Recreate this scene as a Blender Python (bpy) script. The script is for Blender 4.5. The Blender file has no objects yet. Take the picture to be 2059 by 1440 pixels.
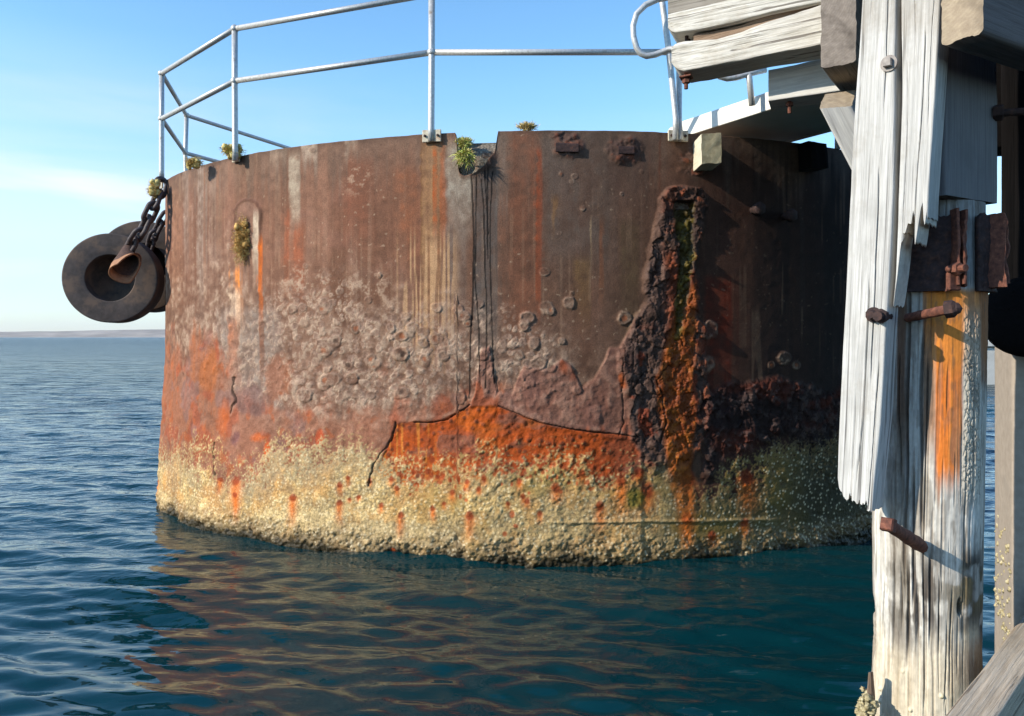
import bpy, math, random
import numpy as np
from mathutils import Vector, Matrix

SC = bpy.context.scene
COL = SC.collection
R = math.radians
rng = np.random.default_rng(7)

# ------------------------------------------------------------------ camera
F, CX, HY, CZ = 1600.0, 1029.5, 678.0, 1.7      # focal length / centre / horizon of the photo, eye height
cam = bpy.data.objects.new("camera", bpy.data.cameras.new("camera"))
COL.objects.link(cam)
cam.location = (0, 0, CZ)
cam.rotation_euler = (R(90), 0, 0)
cam.data.sensor_width = 36
cam.data.lens = F / 2059 * 36
cam.data.shift_y = -(720 - HY) / 2059
cam.data.clip_start = 0.05
cam.data.clip_end = 30000
SC.camera = cam

# ------------------------------------------------------------------ light
SUN_AZ, SUN_EL = R(-68), R(27)                  # measured from -Y towards +X
sdir = Vector((math.sin(SUN_AZ) * math.cos(SUN_EL), -math.cos(SUN_AZ) * math.cos(SUN_EL), math.sin(SUN_EL)))
sun = bpy.data.objects.new("sun", bpy.data.lights.new("sun", 'SUN'))
COL.objects.link(sun)
sun.data.energy = 4.0
sun.data.angle = R(0.5)
sun.data.color = (1.0, 0.91, 0.77)
sun.rotation_euler = sdir.to_track_quat('Z', 'Y').to_euler()

world = bpy.data.worlds.new("World")
SC.world = world
world.use_nodes = True
wt = world.node_tree
for n in list(wt.nodes):
    wt.nodes.remove(n)


def N(t, kind, **kw):
    n = t.nodes.new(kind)
    for k, v in kw.items():
        if k == 'inp':
            for kk, vv in v.items():
                n.inputs[kk].default_value = vv
        else:
            setattr(n, k, v)
    return n


def ramp(t, fac, stops, interp='LINEAR'):
    r = t.nodes.new('ShaderNodeValToRGB')
    r.color_ramp.interpolation = interp
    el = r.color_ramp.elements
    while len(el) < len(stops):
        el.new(0.5)
    for e, (p, c) in zip(el, stops):
        e.position = p
        e.color = c if len(c) == 4 else (*c, 1)
    t.links.new(fac, r.inputs[0])
    return r


def mix(t, fac, a, b, blend='MIX'):
    m = t.nodes.new('ShaderNodeMix')
    m.data_type = 'RGBA'
    m.blend_type = blend
    for s, v in ((m.inputs[0], fac), (m.inputs[6], a), (m.inputs[7], b)):
        if hasattr(v, 'is_output'):
            t.links.new(v, s)
        else:
            s.default_value = v if not isinstance(v, tuple) or len(v) == 4 else (*v, 1)
    return m.outputs[2]


def math_n(t, op, a, b=None, c=None):
    m = t.nodes.new('ShaderNodeMath')
    m.operation = op
    for i, v in enumerate((a, b, c)):
        if v is None:
            continue
        if hasattr(v, 'is_output'):
            t.links.new(v, m.inputs[i])
        else:
            m.inputs[i].default_value = v
    return m.outputs[0]


sky = N(wt, 'ShaderNodeTexSky', sky_type='NISHITA', sun_disc=False, sun_elevation=SUN_EL,
        sun_rotation=math.atan2(sdir.x, sdir.y) % (2 * math.pi), altitude=0, air_density=1.0,
        dust_density=0.25, ozone_density=1.4)
wtc = N(wt, 'ShaderNodeTexCoord')
sep = N(wt, 'ShaderNodeSeparateXYZ')
wt.links.new(wtc.outputs['Generated'], sep.inputs[0])
# thin high cloud: long soft streaks, thick only low down
cmap = N(wt, 'ShaderNodeMapping')
cmap.inputs['Rotation'].default_value = (0, R(9), R(20))
cmap.inputs['Scale'].default_value = (1.3, 1.3, 9.0)
wt.links.new(wtc.outputs['Generated'], cmap.inputs[0])
cn = N(wt, 'ShaderNodeTexNoise', inp={'Scale': 1.7, 'Detail': 5.0, 'Roughness': 0.52, 'Distortion': 0.4})
wt.links.new(cmap.outputs[0], cn.inputs['Vector'])
cov = ramp(wt, cn.outputs['Fac'], [(0.44, (0, 0, 0)), (0.62, (1, 1, 1))])
low = ramp(wt, sep.outputs['Z'], [(0.0, (.30, .30, .30)), (0.06, (.40, .40, .40)), (0.11, (.95, .95, .95)), (0.17, (.92, .92, .92)), (0.20, (.45, .45, .45)), (0.222, (.22, .22, .22)), (0.25, (.42, .42, .42)), (0.28, (.14, .14, .14)), (0.33, (.02, .02, .02))])
leftness = ramp(wt, math_n(wt, 'ADD', math_n(wt, 'MULTIPLY', sep.outputs['X'], 0.5), 0.5), [(0.27, (1, 1, 1)), (0.46, (.45, .45, .45)), (1, (.3, .3, .3))])
veil = math_n(wt, 'ADD', math_n(wt, 'MULTIPLY', cov.outputs[0], 0.55), 0.45)
cf = math_n(wt, 'MULTIPLY', math_n(wt, 'MULTIPLY', veil, low.outputs[0]), leftness.outputs[0])
tint = ramp(wt, sep.outputs['Z'], [(0.0, (.66, .78, .98)), (0.05, (.68, .84, 1.02)), (0.12, (.78, 1.02, 1.16)), (0.30, (.80, 1.13, 1.25)), (0.8, (.50, .90, 1.28))])
skyc = mix(wt, 1.0, sky.outputs[0], tint.outputs[0], 'MULTIPLY')
wcol = mix(wt, cf, skyc, (4.5, 4.7, 5.0, 1))
bg = N(wt, 'ShaderNodeBackground', inp={'Strength': 0.15})
wt.links.new(wcol, bg.inputs[0])
wo = N(wt, 'ShaderNodeOutputWorld')
wt.links.new(bg.outputs[0], wo.inputs[0])

SC.view_settings.view_transform = 'Standard'
SC.view_settings.look = 'None'
SC.view_settings.exposure = 0.62
SC.view_settings.gamma = 1.0
SC.cycles.max_bounces = 8
SC.cycles.caustics_reflective = False
SC.cycles.caustics_refractive = False


# ------------------------------------------------------------------ helpers
def P(x, y, Y):
    """photo pixel at depth Y -> point in the place"""
    return Vector(((x - CX) / F * Y, Y, CZ + (HY - y) / F * Y))


def Pl(x, y, a, d):
    """photo pixel -> point on the vertical plane through a (x,y) with ground direction d"""
    m = (x - CX) / F
    k = (m * a[1] - a[0]) / (d[0] - m * d[1])
    return P(x, y, a[1] + d[1] * k)


def lin(c):
    c = np.asarray(c, float) / 255.0
    return np.where(c <= 0.04045, c / 12.92, ((c + 0.055) / 1.055) ** 2.4)


def L4(*c):
    return (*[float(v) for v in lin(c)], 1.0)


def _hash(ix, iy, seed):
    h = (ix.astype(np.int64) * 374761393 + iy.astype(np.int64) * 668265263 + seed * 974634777) & 0xFFFFFFFF
    h = ((h ^ (h >> 13)) * 1274126177) & 0xFFFFFFFF
    h = h ^ (h >> 16)
    return (h & 0xFFFFFF).astype(np.float32) / 16777215.0


def vn(u, v, seed=0):
    iu, iv = np.floor(u), np.floor(v)
    fu, fv = (u - iu).astype(np.float32), (v - iv).astype(np.float32)
    fu = fu * fu * (3 - 2 * fu)
    fv = fv * fv * (3 - 2 * fv)
    a, b = _hash(iu, iv, seed), _hash(iu + 1, iv, seed)
    c, d = _hash(iu, iv + 1, seed), _hash(iu + 1, iv + 1, seed)
    return (a + (b - a) * fu) * (1 - fv) + (c + (d - c) * fu) * fv


def fbm(u, v, seed=0, o=4, g=0.5):
    s, a, t = 0, 1.0, 0
    c, sn = math.cos(0.5), math.sin(0.5)
    for i in range(o):
        s = s + a * vn(u + 17.3 * i, v + 5.1 * i, seed + i * 31)
        t += a
        a *= g
        u, v = u * 2.03, v * 2.03
    return s / t


def ss(a, b, x):
    t = np.clip((x - a) / (b - a), 0, 1)
    return t * t * (3 - 2 * t)


def worley(u, v, seed=0):
    iu, iv = np.floor(u), np.floor(v)
    best = np.full(u.shape, 9.0, np.float32)
    sec = np.full(u.shape, 9.0, np.float32)
    cid = np.zeros(u.shape, np.float32)
    for dx in (-1, 0, 1):
        for dy in (-1, 0, 1):
            cx, cy = iu + dx, iv + dy
            ox, oy = _hash(cx, cy, seed), _hash(cx, cy, seed + 77)
            d = np.sqrt((cx + ox - u) ** 2 + (cy + oy - v) ** 2).astype(np.float32)
            near = d < best
            sec = np.where(near, best, np.minimum(sec, d))
            cid = np.where(near, _hash(cx, cy, seed + 151), cid)
            best = np.where(near, d, best)
    return best, sec, cid


def tag(o, label=None, cat=None, group=None, kind=None):
    if label: o['label'] = label
    if cat: o['category'] = cat
    if group: o['group'] = group
    if kind: o['kind'] = kind
    return o


def thing(name, label, cat, loc, group=None):
    o = bpy.data.objects.new(name, None)
    COL.objects.link(o)
    o.location = loc
    o.empty_display_size = 0.2
    return tag(o, label, cat, group)


def mesh_obj(name, V, faces, mats, parent=None, mi=None, smooth=True, mat_world=None, col=None, extra=None):
    """V: (n,3) world coordinates; faces: list of (k,4) or (k,3) int arrays or list of lists"""
    V = np.asarray(V, np.float64)
    me = bpy.data.meshes.new(name)
    if isinstance(faces, np.ndarray) or (len(faces) and isinstance(faces[0], np.ndarray)):
        fl = [faces] if isinstance(faces, np.ndarray) else faces
        loops = np.concatenate([f.ravel() for f in fl])
        tot = np.concatenate([np.full(len(f), f.shape[1]) for f in fl])
    else:
        loops = np.array([i for f in faces for i in f])
        tot = np.array([len(f) for f in faces])
    M = Matrix.Identity(4) if mat_world is None else mat_world
    if parent is not None and mat_world is None:
        M = Matrix.Translation(wloc(parent))
    Mi = np.array(M.inverted())
    W = V @ Mi[:3, :3].T + Mi[:3, 3]
    me.vertices.add(len(W))
    me.vertices.foreach_set('co', W.astype(np.float32).ravel())
    me.loops.add(len(loops))
    me.loops.foreach_set('vertex_index', loops.astype(np.int32))
    me.polygons.add(len(tot))
    st = np.concatenate([[0], np.cumsum(tot)[:-1]])
    me.polygons.foreach_set('loop_start', st.astype(np.int32))
    me.polygons.foreach_set('loop_total', tot.astype(np.int32))
    for m in (mats if isinstance(mats, (list, tuple)) else [mats]):
        me.materials.append(m)
    if mi is not None:
        me.polygons.foreach_set('material_index', np.asarray(mi, np.int32))
    me.polygons.foreach_set('use_smooth', np.full(len(tot), smooth, bool))
    me.update(calc_edges=True)
    me.validate()
    if col is not None:
        a = me.color_attributes.new('Col', 'FLOAT_COLOR', 'POINT')
        c4 = np.ones((len(V), 4), np.float32)
        c4[:, :3] = col
        a.data.foreach_set('color', c4.ravel())
    if extra is not None:
        for k, v in extra.items():
            a = me.attributes.new(k, 'FLOAT', 'POINT')
            a.data.foreach_set('value', np.asarray(v, np.float32).ravel())
    o = bpy.data.objects.new(name, me)
    COL.objects.link(o)
    if parent is not None:
        o.parent = parent
        o.matrix_local = Matrix.Translation(-wloc(parent)) @ M
    else:
        o.matrix_world = M
    return o


def wloc(o):
    p = Vector((0, 0, 0))
    while o is not None:
        p = p + o.location
        o = o.parent
    return p


class MB:
    def __init__(s):
        s.v, s.f, s.m = [], [], []

    def add(s, V, Fc, mi=0):
        b = len(s.v)
        s.v += [tuple(p) for p in V]
        s.f += [[i + b for i in f] for f in Fc]
        s.m += [mi] * len(Fc)

    def build(s, name, mats, parent=None, smooth=True):
        return mesh_obj(name, np.array(s.v), s.f, mats, parent, s.m, smooth)


def tube_data(path, r, n=12, closed=False, cap=True):
    pts = [Vector(p) for p in path]
    m = len(pts)
    rr = r if hasattr(r, '__len__') else [r] * m
    V, Fc = [], []
    t0 = (pts[1] - pts[0]).normalized()
    up = Vector((0, 0, 1)) if abs(t0.z) < 0.9 else Vector((0, 1, 0))
    nrm = t0.cross(up).normalized()
    for i in range(m):
        if closed:
            t = (pts[(i + 1) % m] - pts[i - 1]).normalized()
        else:
            t = (pts[min(i + 1, m - 1)] - pts[max(i - 1, 0)]).normalized()
        nrm = (nrm - t * nrm.dot(t)).normalized()
        b = t.cross(nrm)
        for k in range(n):
            a = 2 * math.pi * k / n
            V.append(pts[i] + (nrm * math.cos(a) + b * math.sin(a)) * rr[i])
    for i in range(m if closed else m - 1):
        j = (i + 1) % m
        for k in range(n):
            l = (k + 1) % n
            Fc.append([i * n + k, i * n + l, j * n + l, j * n + k])
    if cap and not closed:
        Fc.append(list(range(n))[::-1])
        Fc.append([(m - 1) * n + k for k in range(n)])
    return V, Fc


def sphere_data(c, r, nu=12, nv=8, scale=(1, 1, 1), noise=0.0, seed=0):
    V, Fc = [], []
    rd = random.Random(seed)
    for i in range(nv + 1):
        th = math.pi * i / nv
        for j in range(nu):
            ph = 2 * math.pi * j / nu
            q = r * (1 + noise * (rd.random() - 0.5) * 2) if 0 < i < nv else r
            V.append(Vector(c) + Vector((q * math.sin(th) * math.cos(ph) * scale[0], q * math.sin(th) * math.sin(ph) * scale[1], q * math.cos(th) * scale[2])))
    for i in range(nv):
        for j in range(nu):
            k = (j + 1) % nu
            Fc.append([i * nu + j, (i + 1) * nu + j, (i + 1) * nu + k, i * nu + k])
    return V, Fc


def lathe_data(prof, c, axis, n=48):
    """prof: list of (radius, along); closed profile loop"""
    a = Vector(axis).normalized()
    u = a.cross(Vector((0, 0, 1))).normalized()
    w = a.cross(u)
    V, Fc = [], []
    m = len(prof)
    for k in range(n):
        an = 2 * math.pi * k / n
        d = u * math.cos(an) + w * math.sin(an)
        for (r, h) in prof:
            V.append(Vector(c) + a * h + d * r)
    for k in range(n):
        l = (k + 1) % n
        for i in range(m):
            j = (i + 1) % m
            Fc.append([k * m + i, k * m + j, l * m + j, l * m + i])
    return V, Fc


def prism_data(c, axis, r, h, n=6, up=None, chamfer=0.12):
    """bolt-head like prism with a chamfered outer face"""
    a = Vector(axis).normalized()
    u = a.cross(Vector((0, 0, 1)) if abs(a.z) < .9 else Vector((1, 0, 0))).normalized()
    w = a.cross(u)
    V, Fc = [], []
    for (q, hh) in ((r, 0), (r, h * (1 - chamfer)), (r * (1 - chamfer), h)):
        for k in range(n):
            an = 2 * math.pi * (k + 0.5) / n
            V.append(Vector(c) + a * hh + (u * math.cos(an) + w * math.sin(an)) * q)
    for s in range(2):
        for k in range(n):
            l = (k + 1) % n
            Fc.append([s * n + k, s * n + l, (s + 1) * n + l, (s + 1) * n + k])
    Fc.append([2 * n + k for k in range(n)])
    Fc.append([k for k in range(n)][::-1])
    return V, Fc


def box_data(c, ax, ay, az, bev=0.006):
    """box with bevelled edges: c centre, ax/ay/az half-extent vectors"""
    c, ax, ay, az = Vector(c), Vector(ax), Vector(ay), Vector(az)
    la, lb, lc = ax.length, ay.length, az.length
    V, Fc, idx = [], [], {}

    def vid(p):
        k = tuple(round(q, 6) for q in p)
        if k not in idx:
            idx[k] = len(V)
            V.append(c + ax * (p[0] / la) + ay * (p[1] / lb) + az * (p[2] / lc))
        return idx[k]
    A, B, C, b = la, lb, lc, bev
    sg = (-1, 1)
    for s in sg:
        Fc.append([vid((s * A, x * (B - b), y * (C - b))) for x, y in ((-1, -1), (1, -1), (1, 1), (-1, 1))])
        Fc.append([vid((x * (A - b), s * B, y * (C - b))) for x, y in ((-1, -1), (-1, 1), (1, 1), (1, -1))])
        Fc.append([vid((x * (A - b), y * (B - b), s * C)) for x, y in ((-1, -1), (1, -1), (1, 1), (-1, 1))])
    for s in sg:
        for t in sg:
            Fc.append([vid((s * A, t * (B - b), -(C - b))), vid((s * A, t * (B - b), (C - b))), vid((s * (A - b), t * B, (C - b))), vid((s * (A - b), t * B, -(C - b)))])
            Fc.append([vid((s * A, -(B - b), t * (C - b))), vid((s * A, (B - b), t * (C - b))), vid((s * (A - b), (B - b), t * C)), vid((s * (A - b), -(B - b), t * C))])
            Fc.append([vid((-(A - b), s * B, t * (C - b))), vid(((A - b), s * B, t * (C - b))), vid(((A - b), s * (B - b), t * C)), vid((-(A - b), s * (B - b), t * C))])
    for s in sg:
        for t in sg:
            for q in sg:
                Fc.append([vid((s * A, t * (B - b), q * (C - b))), vid((s * (A - b), t * B, q * (C - b))), vid((s * (A - b), t * (B - b), q * C))])
    return V, Fc


def loft(name, stations, mats, parent=None, nl=60, nw=10, nh=10, amp=0.004, ridge=0.003, seed=1, e0=None, e1=None, capn=0.006, bev=0.006, cracks=()):
    """timber: stations of four corners each, lofted; weathered by noise; ends may be ragged.
    e0/e1: functions (loop fraction 0..4) -> fraction of the length lost at the start/end"""
    S = np.array([[list(p) for p in st] for st in stations], float)      # (m,4,3)
    cen = S.mean(1)
    d = np.concatenate([[0], np.cumsum(np.linalg.norm(np.diff(cen, axis=0), axis=1))])
    Lh = d[-1]
    tt = d / Lh

    def side(n, ln):
        b = min(0.3, bev / max(ln, 1e-3))
        return np.concatenate([[0, b], np.linspace(b, 1 - b, n)[1:-1], [1 - b]])
    w0 = np.linalg.norm(S[0, 1] - S[0, 0]); h0 = np.linalg.norm(S[0, 2] - S[0, 1])
    w0 = max(w0, np.linalg.norm(S[-1, 1] - S[-1, 0])); h0 = max(h0, np.linalg.norm(S[-1, 2] - S[-1, 1]))
    pw, ph = side(nw, w0), side(nh, h0)
    lp = np.concatenate([pw, 1 + ph, 2 + pw, 3 + ph])
    loc = np.concatenate([pw * w0, w0 + ph * h0, w0 + h0 + pw * w0, 2 * w0 + h0 + ph * h0])
    nc = len(lp)
    t = np.linspace(0, 1, nl)
    a0 = np.zeros(nc) if e0 is None else np.array([e0(x) for x in lp])
    a1 = np.zeros(nc) if e1 is None else np.array([e1(x) for x in lp])
    te = a0[None, :] + t[:, None] * (1 - a0 - a1)[None, :]
    Cc = np.zeros((4, nl, nc, 3))
    for k in range(4):
        for q in range(3):
            Cc[k, :, :, q] = np.interp(te, tt, S[:, k, q])
    sd = np.minimum(lp.astype(int), 3)
    fr = lp - sd
    Vv = np.zeros((nl, nc, 3))
    for j in range(nc):
        k = sd[j]
        Vv[:, j] = Cc[k, :, j] * (1 - fr[j]) + Cc[(k + 1) % 4, :, j] * fr[j]
    mid = Cc.mean(0)
    out = Vv - mid
    ol = np.linalg.norm(out, axis=2, keepdims=True)
    out = out / np.maximum(ol, 1e-6)
    corner = np.isclose(fr, 0)
    Lc = te * Lh
    nn = (fbm(Lc / 0.35, np.broadcast_to(loc / 0.06, Lc.shape), seed, 4) - 0.5) * 2 * amp
    nn = nn + (fbm(Lc / 0.25, np.broadcast_to(loc / 0.008, Lc.shape), seed + 9, 2) - 0.5) * 2 * ridge
    nn = nn - corner[None, :] * bev * 0.5
    for (cl, c0_, c1_, dep, wd) in cracks:                      # drying splits
        cp = cl + (fbm(te * 5.0, te * 0 + cl * 9, seed + 70, 3) - .5) * .16
        m_ = (1 - ss(wd * .4, wd, np.abs(lp[None, :] - cp))) * ss(c0_, c0_ + .06, te) * (1 - ss(c1_ - .08, c1_, te))
        nn = nn - m_ * dep
    Vv = Vv + out * nn[:, :, None]
    faces, mi = [], []
    idx = np.arange(nl * nc).reshape(nl, nc)
    a = idx[:-1]; b = idx[1:]
    an = np.roll(a, -1, 1); bn = np.roll(b, -1, 1)
    faces.append(np.stack([a, an, bn, b], -1).reshape(-1, 4)); mi.append(np.zeros(len(faces[-1])))
    allV = [Vv.reshape(-1, 3)]
    base = nl * nc
    ni, nj = len(pw), len(ph)
    ax = (cen[-1] - cen[0]) / np.linalg.norm(cen[-1] - cen[0])
    for e, i in ((0, 0), (1, nl - 1)):
        lo = Vv[i]
        s0 = np.vstack([lo[0:ni], lo[ni:ni + 1]])                            # c0->c1
        s1 = np.vstack([lo[ni:ni + nj], lo[ni + nj:ni + nj + 1]])            # c1->c2
        s2 = np.vstack([lo[ni + nj:2 * ni + nj], lo[2 * ni + nj:2 * ni + nj + 1]])[::-1]
        s3 = np.vstack([lo[2 * ni + nj:], lo[0:1]])[::-1]
        u = np.append(pw, 1.0)[:, None, None]; v = np.append(ph, 1.0)[None, :, None]
        G = (s0[:, None] * (1 - v) + s2[:, None] * v) + (s3[None] * (1 - u) + s1[None] * u) \
            - (s0[0] * (1 - u) * (1 - v) + s0[-1] * u * (1 - v) + s2[0] * (1 - u) * v + s2[-1] * u * v)
        gu, gv = np.meshgrid(np.append(pw, 1.0) * w0, np.append(ph, 1.0) * h0, indexing='ij')
        wgt = np.minimum(np.minimum(u, 1 - u), np.minimum(v, 1 - v))
        wgt = np.clip(wgt * 8, 0, 1)
        G = G + ax * ((fbm(gu / 0.03, gv / 0.03, seed + 40 + e, 3) - 0.5)[:, :, None] * 2 * capn) * wgt
        m_, n_ = G.shape[:2]
        gi = np.arange(m_ * n_).reshape(m_, n_) + base
        q = np.stack([gi[:-1, :-1], gi[:-1, 1:], gi[1:, 1:], gi[1:, :-1]], -1).reshape(-1, 4)
        if e == 1:
            q = q[:, ::-1]
        faces.append(q); mi.append(np.ones(len(q)))
        allV.append(G.reshape(-1, 3)); base += m_ * n_
    X = Vector(ax)
    Zv = X.cross(Vector(S[0, 1] - S[0, 0])).normalized()
    Yv = Zv.cross(X)
    M = Matrix.Translation(Vector(cen[0])) @ Matrix((X, Yv, Zv)).transposed().to_4x4()
    # make normals point outward
    vol = np.concatenate(allV)
    o = mesh_obj(name, vol, faces, mats, parent, np.concatenate(mi), True, M)
    me = o.data
    c0 = np.mean(np.array([v.co for v in me.vertices]), 0)
    p = me.polygons[len(me.polygons) // 4]
    if Vector(p.normal).dot(p.center - Vector((p.center.x, c0[1], c0[2]))) < 0:
        me.flip_normals()
    return o


# ------------------------------------------------------------------ materials
def newmat(name):
    m = bpy.data.materials.new(name)
    m.use_nodes = True
    t = m.node_tree
    b = t.nodes['Principled BSDF']
    return m, t, b


def wood(name, light, mid, dark, crack=0.5, bump=0.35, stain=None, scale=1.0, cw=0.0):
    m, t, b = newmat(name)
    tc = N(t, 'ShaderNodeTexCoord')
    mp = N(t, 'ShaderNodeMapping'); mp.inputs['Scale'].default_value = (1.6 * scale, 52 * scale, 52 * scale)
    t.links.new(tc.outputs['Object'], mp.inputs[0])
    n1 = N(t, 'ShaderNodeTexNoise', inp={'Scale': 2.2, 'Detail': 8.0, 'Roughness': 0.68, 'Distortion': 0.3})
    t.links.new(mp.outputs[0], n1.inputs['Vector'])
    n2 = N(t, 'ShaderNodeTexNoise', inp={'Scale': 7.0, 'Detail': 5.0, 'Roughness': 0.6})
    t.links.new(tc.outputs['Object'], n2.inputs['Vector'])
    mp3 = N(t, 'ShaderNodeMapping'); mp3.inputs['Scale'].default_value = (0.7 * scale, 58 * scale, 58 * scale)
    t.links.new(tc.outputs['Object'], mp3.inputs[0])
    n3 = N(t, 'ShaderNodeTexNoise', inp={'Scale': 1.3, 'Detail': 3.0, 'Roughness': 0.5, 'Distortion': 0.6})
    t.links.new(mp3.outputs[0], n3.inputs['Vector'])
    c1 = ramp(t, n1.outputs['Fac'], [(0.30, mid), (0.62, light)])
    c2 = mix(t, ramp(t, n2.outputs['Fac'], [(0.50, (0, 0, 0)), (0.78, (.55, .55, .55))]).outputs[0], c1.outputs[0], mid)
    ck = ramp(t, n3.outputs['Fac'], [(0.31 + cw, (1, 1, 1)), (0.39 + cw, (0, 0, 0))])
    ckf = math_n(t, 'MULTIPLY', ck.outputs[0], crack)
    c3 = mix(t, ckf, c2, dark)
    if stain is not None:
        n4 = N(t, 'ShaderNodeTexNoise', inp={'Scale': 3.1, 'Detail': 6.0, 'Roughness': 0.7})
        t.links.new(tc.outputs['Object'], n4.inputs['Vector'])
        c3 = mix(t, ramp(t, n4.outputs['Fac'], [(0.52, (0, 0, 0)), (0.70, (.8, .8, .8))]).outputs[0], c3, stain)
    t.links.new(c3, b.inputs['Base Color'])
    b.inputs['Roughness'].default_value = 0.85
    b.inputs['Specular IOR Level'].default_value = 0.25
    hgt = math_n(t, 'SUBTRACT', n1.outputs['Fac'], math_n(t, 'MULTIPLY', ckf, 0.9))
    bp = N(t, 'ShaderNodeBump', inp={'Strength': bump, 'Distance': 0.012})
    t.links.new(hgt, bp.inputs['Height'])
    t.links.new(bp.outputs[0], b.inputs['Normal'])
    return m


def endgrain(name, light, mid, dark, rings=26):
    m, t, b = newmat(name)
    tc = N(t, 'ShaderNodeTexCoord')
    mp = N(t, 'ShaderNodeMapping'); mp.inputs['Location'].default_value = (0, 0.13, -0.16)
    mp.inputs['Scale'].default_value = (0.15, 1, 1)
    t.links.new(tc.outputs['Object'], mp.inputs[0])
    wv = N(t, 'ShaderNodeTexWave', wave_type='RINGS', rings_direction='X', inp={'Scale': rings, 'Distortion': 3.5, 'Detail': 3.0, 'Detail Scale': 2.0})
    t.links.new(mp.outputs[0], wv.inputs['Vector'])
    n1 = N(t, 'ShaderNodeTexNoise', inp={'Scale': 38.0, 'Detail': 8.0, 'Roughness': 0.7})
    t.links.new(tc.outputs['Object'], n1.inputs['Vector'])
    n2 = N(t, 'ShaderNodeTexNoise', inp={'Scale': 9.0, 'Detail': 3.0})
    t.links.new(tc.outputs['Object'], n2.inputs['Vector'])
    c1 = ramp(t, n1.outputs['Fac'], [(0.32, mid), (0.68, light)])
    c2 = mix(t, math_n(t, 'MULTIPLY', wv.outputs['Fac'], 0.35), c1.outputs[0], mid)
    c3 = mix(t, ramp(t, n2.outputs['Fac'], [(0.30, (.7, .7, .7)), (0.48, (0, 0, 0))]).outputs[0], c2, dark)
    t.links.new(c3, b.inputs['Base Color'])
    b.inputs['Roughness'].default_value = 0.9
    bp = N(t, 'ShaderNodeBump', inp={'Strength': 0.4, 'Distance': 0.008})
    t.links.new(n1.outputs['Fac'], bp.inputs['Height'])
    t.links.new(bp.outputs[0], b.inputs['Normal'])
    return m


def speckle(name, stops, scale=30.0, rough=0.8, bump=0.3, dist=0.006, metallic=0.0, detail=8.0, spec=0.3, second=None):
    m, t, b = newmat(name)
    tc = N(t, 'ShaderNodeTexCoord')
    n1 = N(t, 'ShaderNodeTexNoise', inp={'Scale': scale, 'Detail': detail, 'Roughness': 0.65})
    t.links.new(tc.outputs['Object'], n1.inputs['Vector'])
    c = ramp(t, n1.outputs['Fac'], stops).outputs[0]
    if second:
        n2 = N(t, 'ShaderNodeTexNoise', inp={'Scale': second[0], 'Detail': 4.0, 'Roughness': 0.6})
        t.links.new(tc.outputs['Object'], n2.inputs['Vector'])
        c = mix(t, ramp(t, n2.outputs['Fac'], [(second[2], (0, 0, 0)), (second[2] + 0.14, (1, 1, 1))]).outputs[0], c, second[1])
    t.links.new(c, b.inputs['Base Color'])
    b.inputs['Roughness'].default_value = rough
    b.inputs['Metallic'].default_value = metallic
    b.inputs['Specular IOR Level'].default_value = spec
    bp = N(t, 'ShaderNodeBump', inp={'Strength': bump, 'Distance': dist})
    t.links.new(n1.outputs['Fac'], bp.inputs['Height'])
    t.links.new(bp.outputs[0], b.inputs['Normal'])
    return m


def attr_mat(name, noise_scale=70.0, var=0.35, bump=0.4, dist=0.006, rough=0.7, spec=0.35, stretch=(1, 1, 1)):
    m, t, b = newmat(name)
    at = N(t, 'ShaderNodeAttribute', attribute_name='Col')
    ra = N(t, 'ShaderNodeAttribute', attribute_name='Rgh')
    tc = N(t, 'ShaderNodeTexCoord')
    mp = N(t, 'ShaderNodeMapping'); mp.inputs['Scale'].default_value = stretch
    t.links.new(tc.outputs['Object'], mp.inputs[0])
    n1 = N(t, 'ShaderNodeTexNoise', inp={'Scale': noise_scale, 'Detail': 6.0, 'Roughness': 0.7})
    t.links.new(mp.outputs[0], n1.inputs['Vector'])
    k = ramp(t, n1.outputs['Fac'], [(0.25, (1 - var,) * 3), (0.75, (1 + var,) * 3)])
    c = mix(t, 1.0, at.outputs['Color'], k.outputs[0], 'MULTIPLY')
    t.links.new(c, b.inputs['Base Color'])
    t.links.new(ra.outputs['Fac'], b.inputs['Roughness'])
    b.inputs['Specular IOR Level'].default_value = spec
    bp = N(t, 'ShaderNodeBump', inp={'Strength': bump, 'Distance': dist})
    t.links.new(n1.outputs['Fac'], bp.inputs['Height'])
    t.links.new(bp.outputs[0], b.inputs['Normal'])
    return m


M_white = wood('bleached_wood', L4(202, 200, 195), L4(152, 150, 145), L4(62, 57, 54), crack=0.7, bump=.34, stain=L4(158, 151, 140), cw=.01)
M_white2 = wood('bleached_beam_wood', L4(212, 208, 198), L4(170, 164, 152), L4(84, 74, 65), crack=0.75, bump=0.5, stain=L4(172, 162, 146), cw=.015)
M_greyw = wood('grey_wood', L4(150, 144, 134), L4(118, 110, 100), L4(52, 46, 42), crack=0.5)
M_corbel = wood('painted_grey_wood', L4(208, 206, 200), L4(178, 176, 172), L4(50, 48, 46), crack=0.45, bump=0.2)
M_dark = wood('shade_black_wood', L4(25, 23, 23), L4(17, 16, 16), L4(8, 8, 8), crack=0.5)  # near-black colour puts shade into these timbers
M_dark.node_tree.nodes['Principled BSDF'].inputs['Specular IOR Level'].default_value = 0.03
M_brace = wood('brown_grey_wood', L4(194, 178, 156), L4(146, 130, 110), L4(66, 54, 44), crack=0.7, bump=.6, cw=.02)
M_rot = wood('rotten_wood', L4(150, 128, 108), L4(112, 92, 76), L4(50, 38, 32), crack=0.6, bump=0.7)
E_grey = endgrain('grey_end_grain', L4(140, 130, 120), L4(108, 99, 91), L4(60, 52, 46))
E_tan = endgrain('tan_end_grain', L4(172, 156, 132), L4(142, 126, 106), L4(104, 92, 78))
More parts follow.
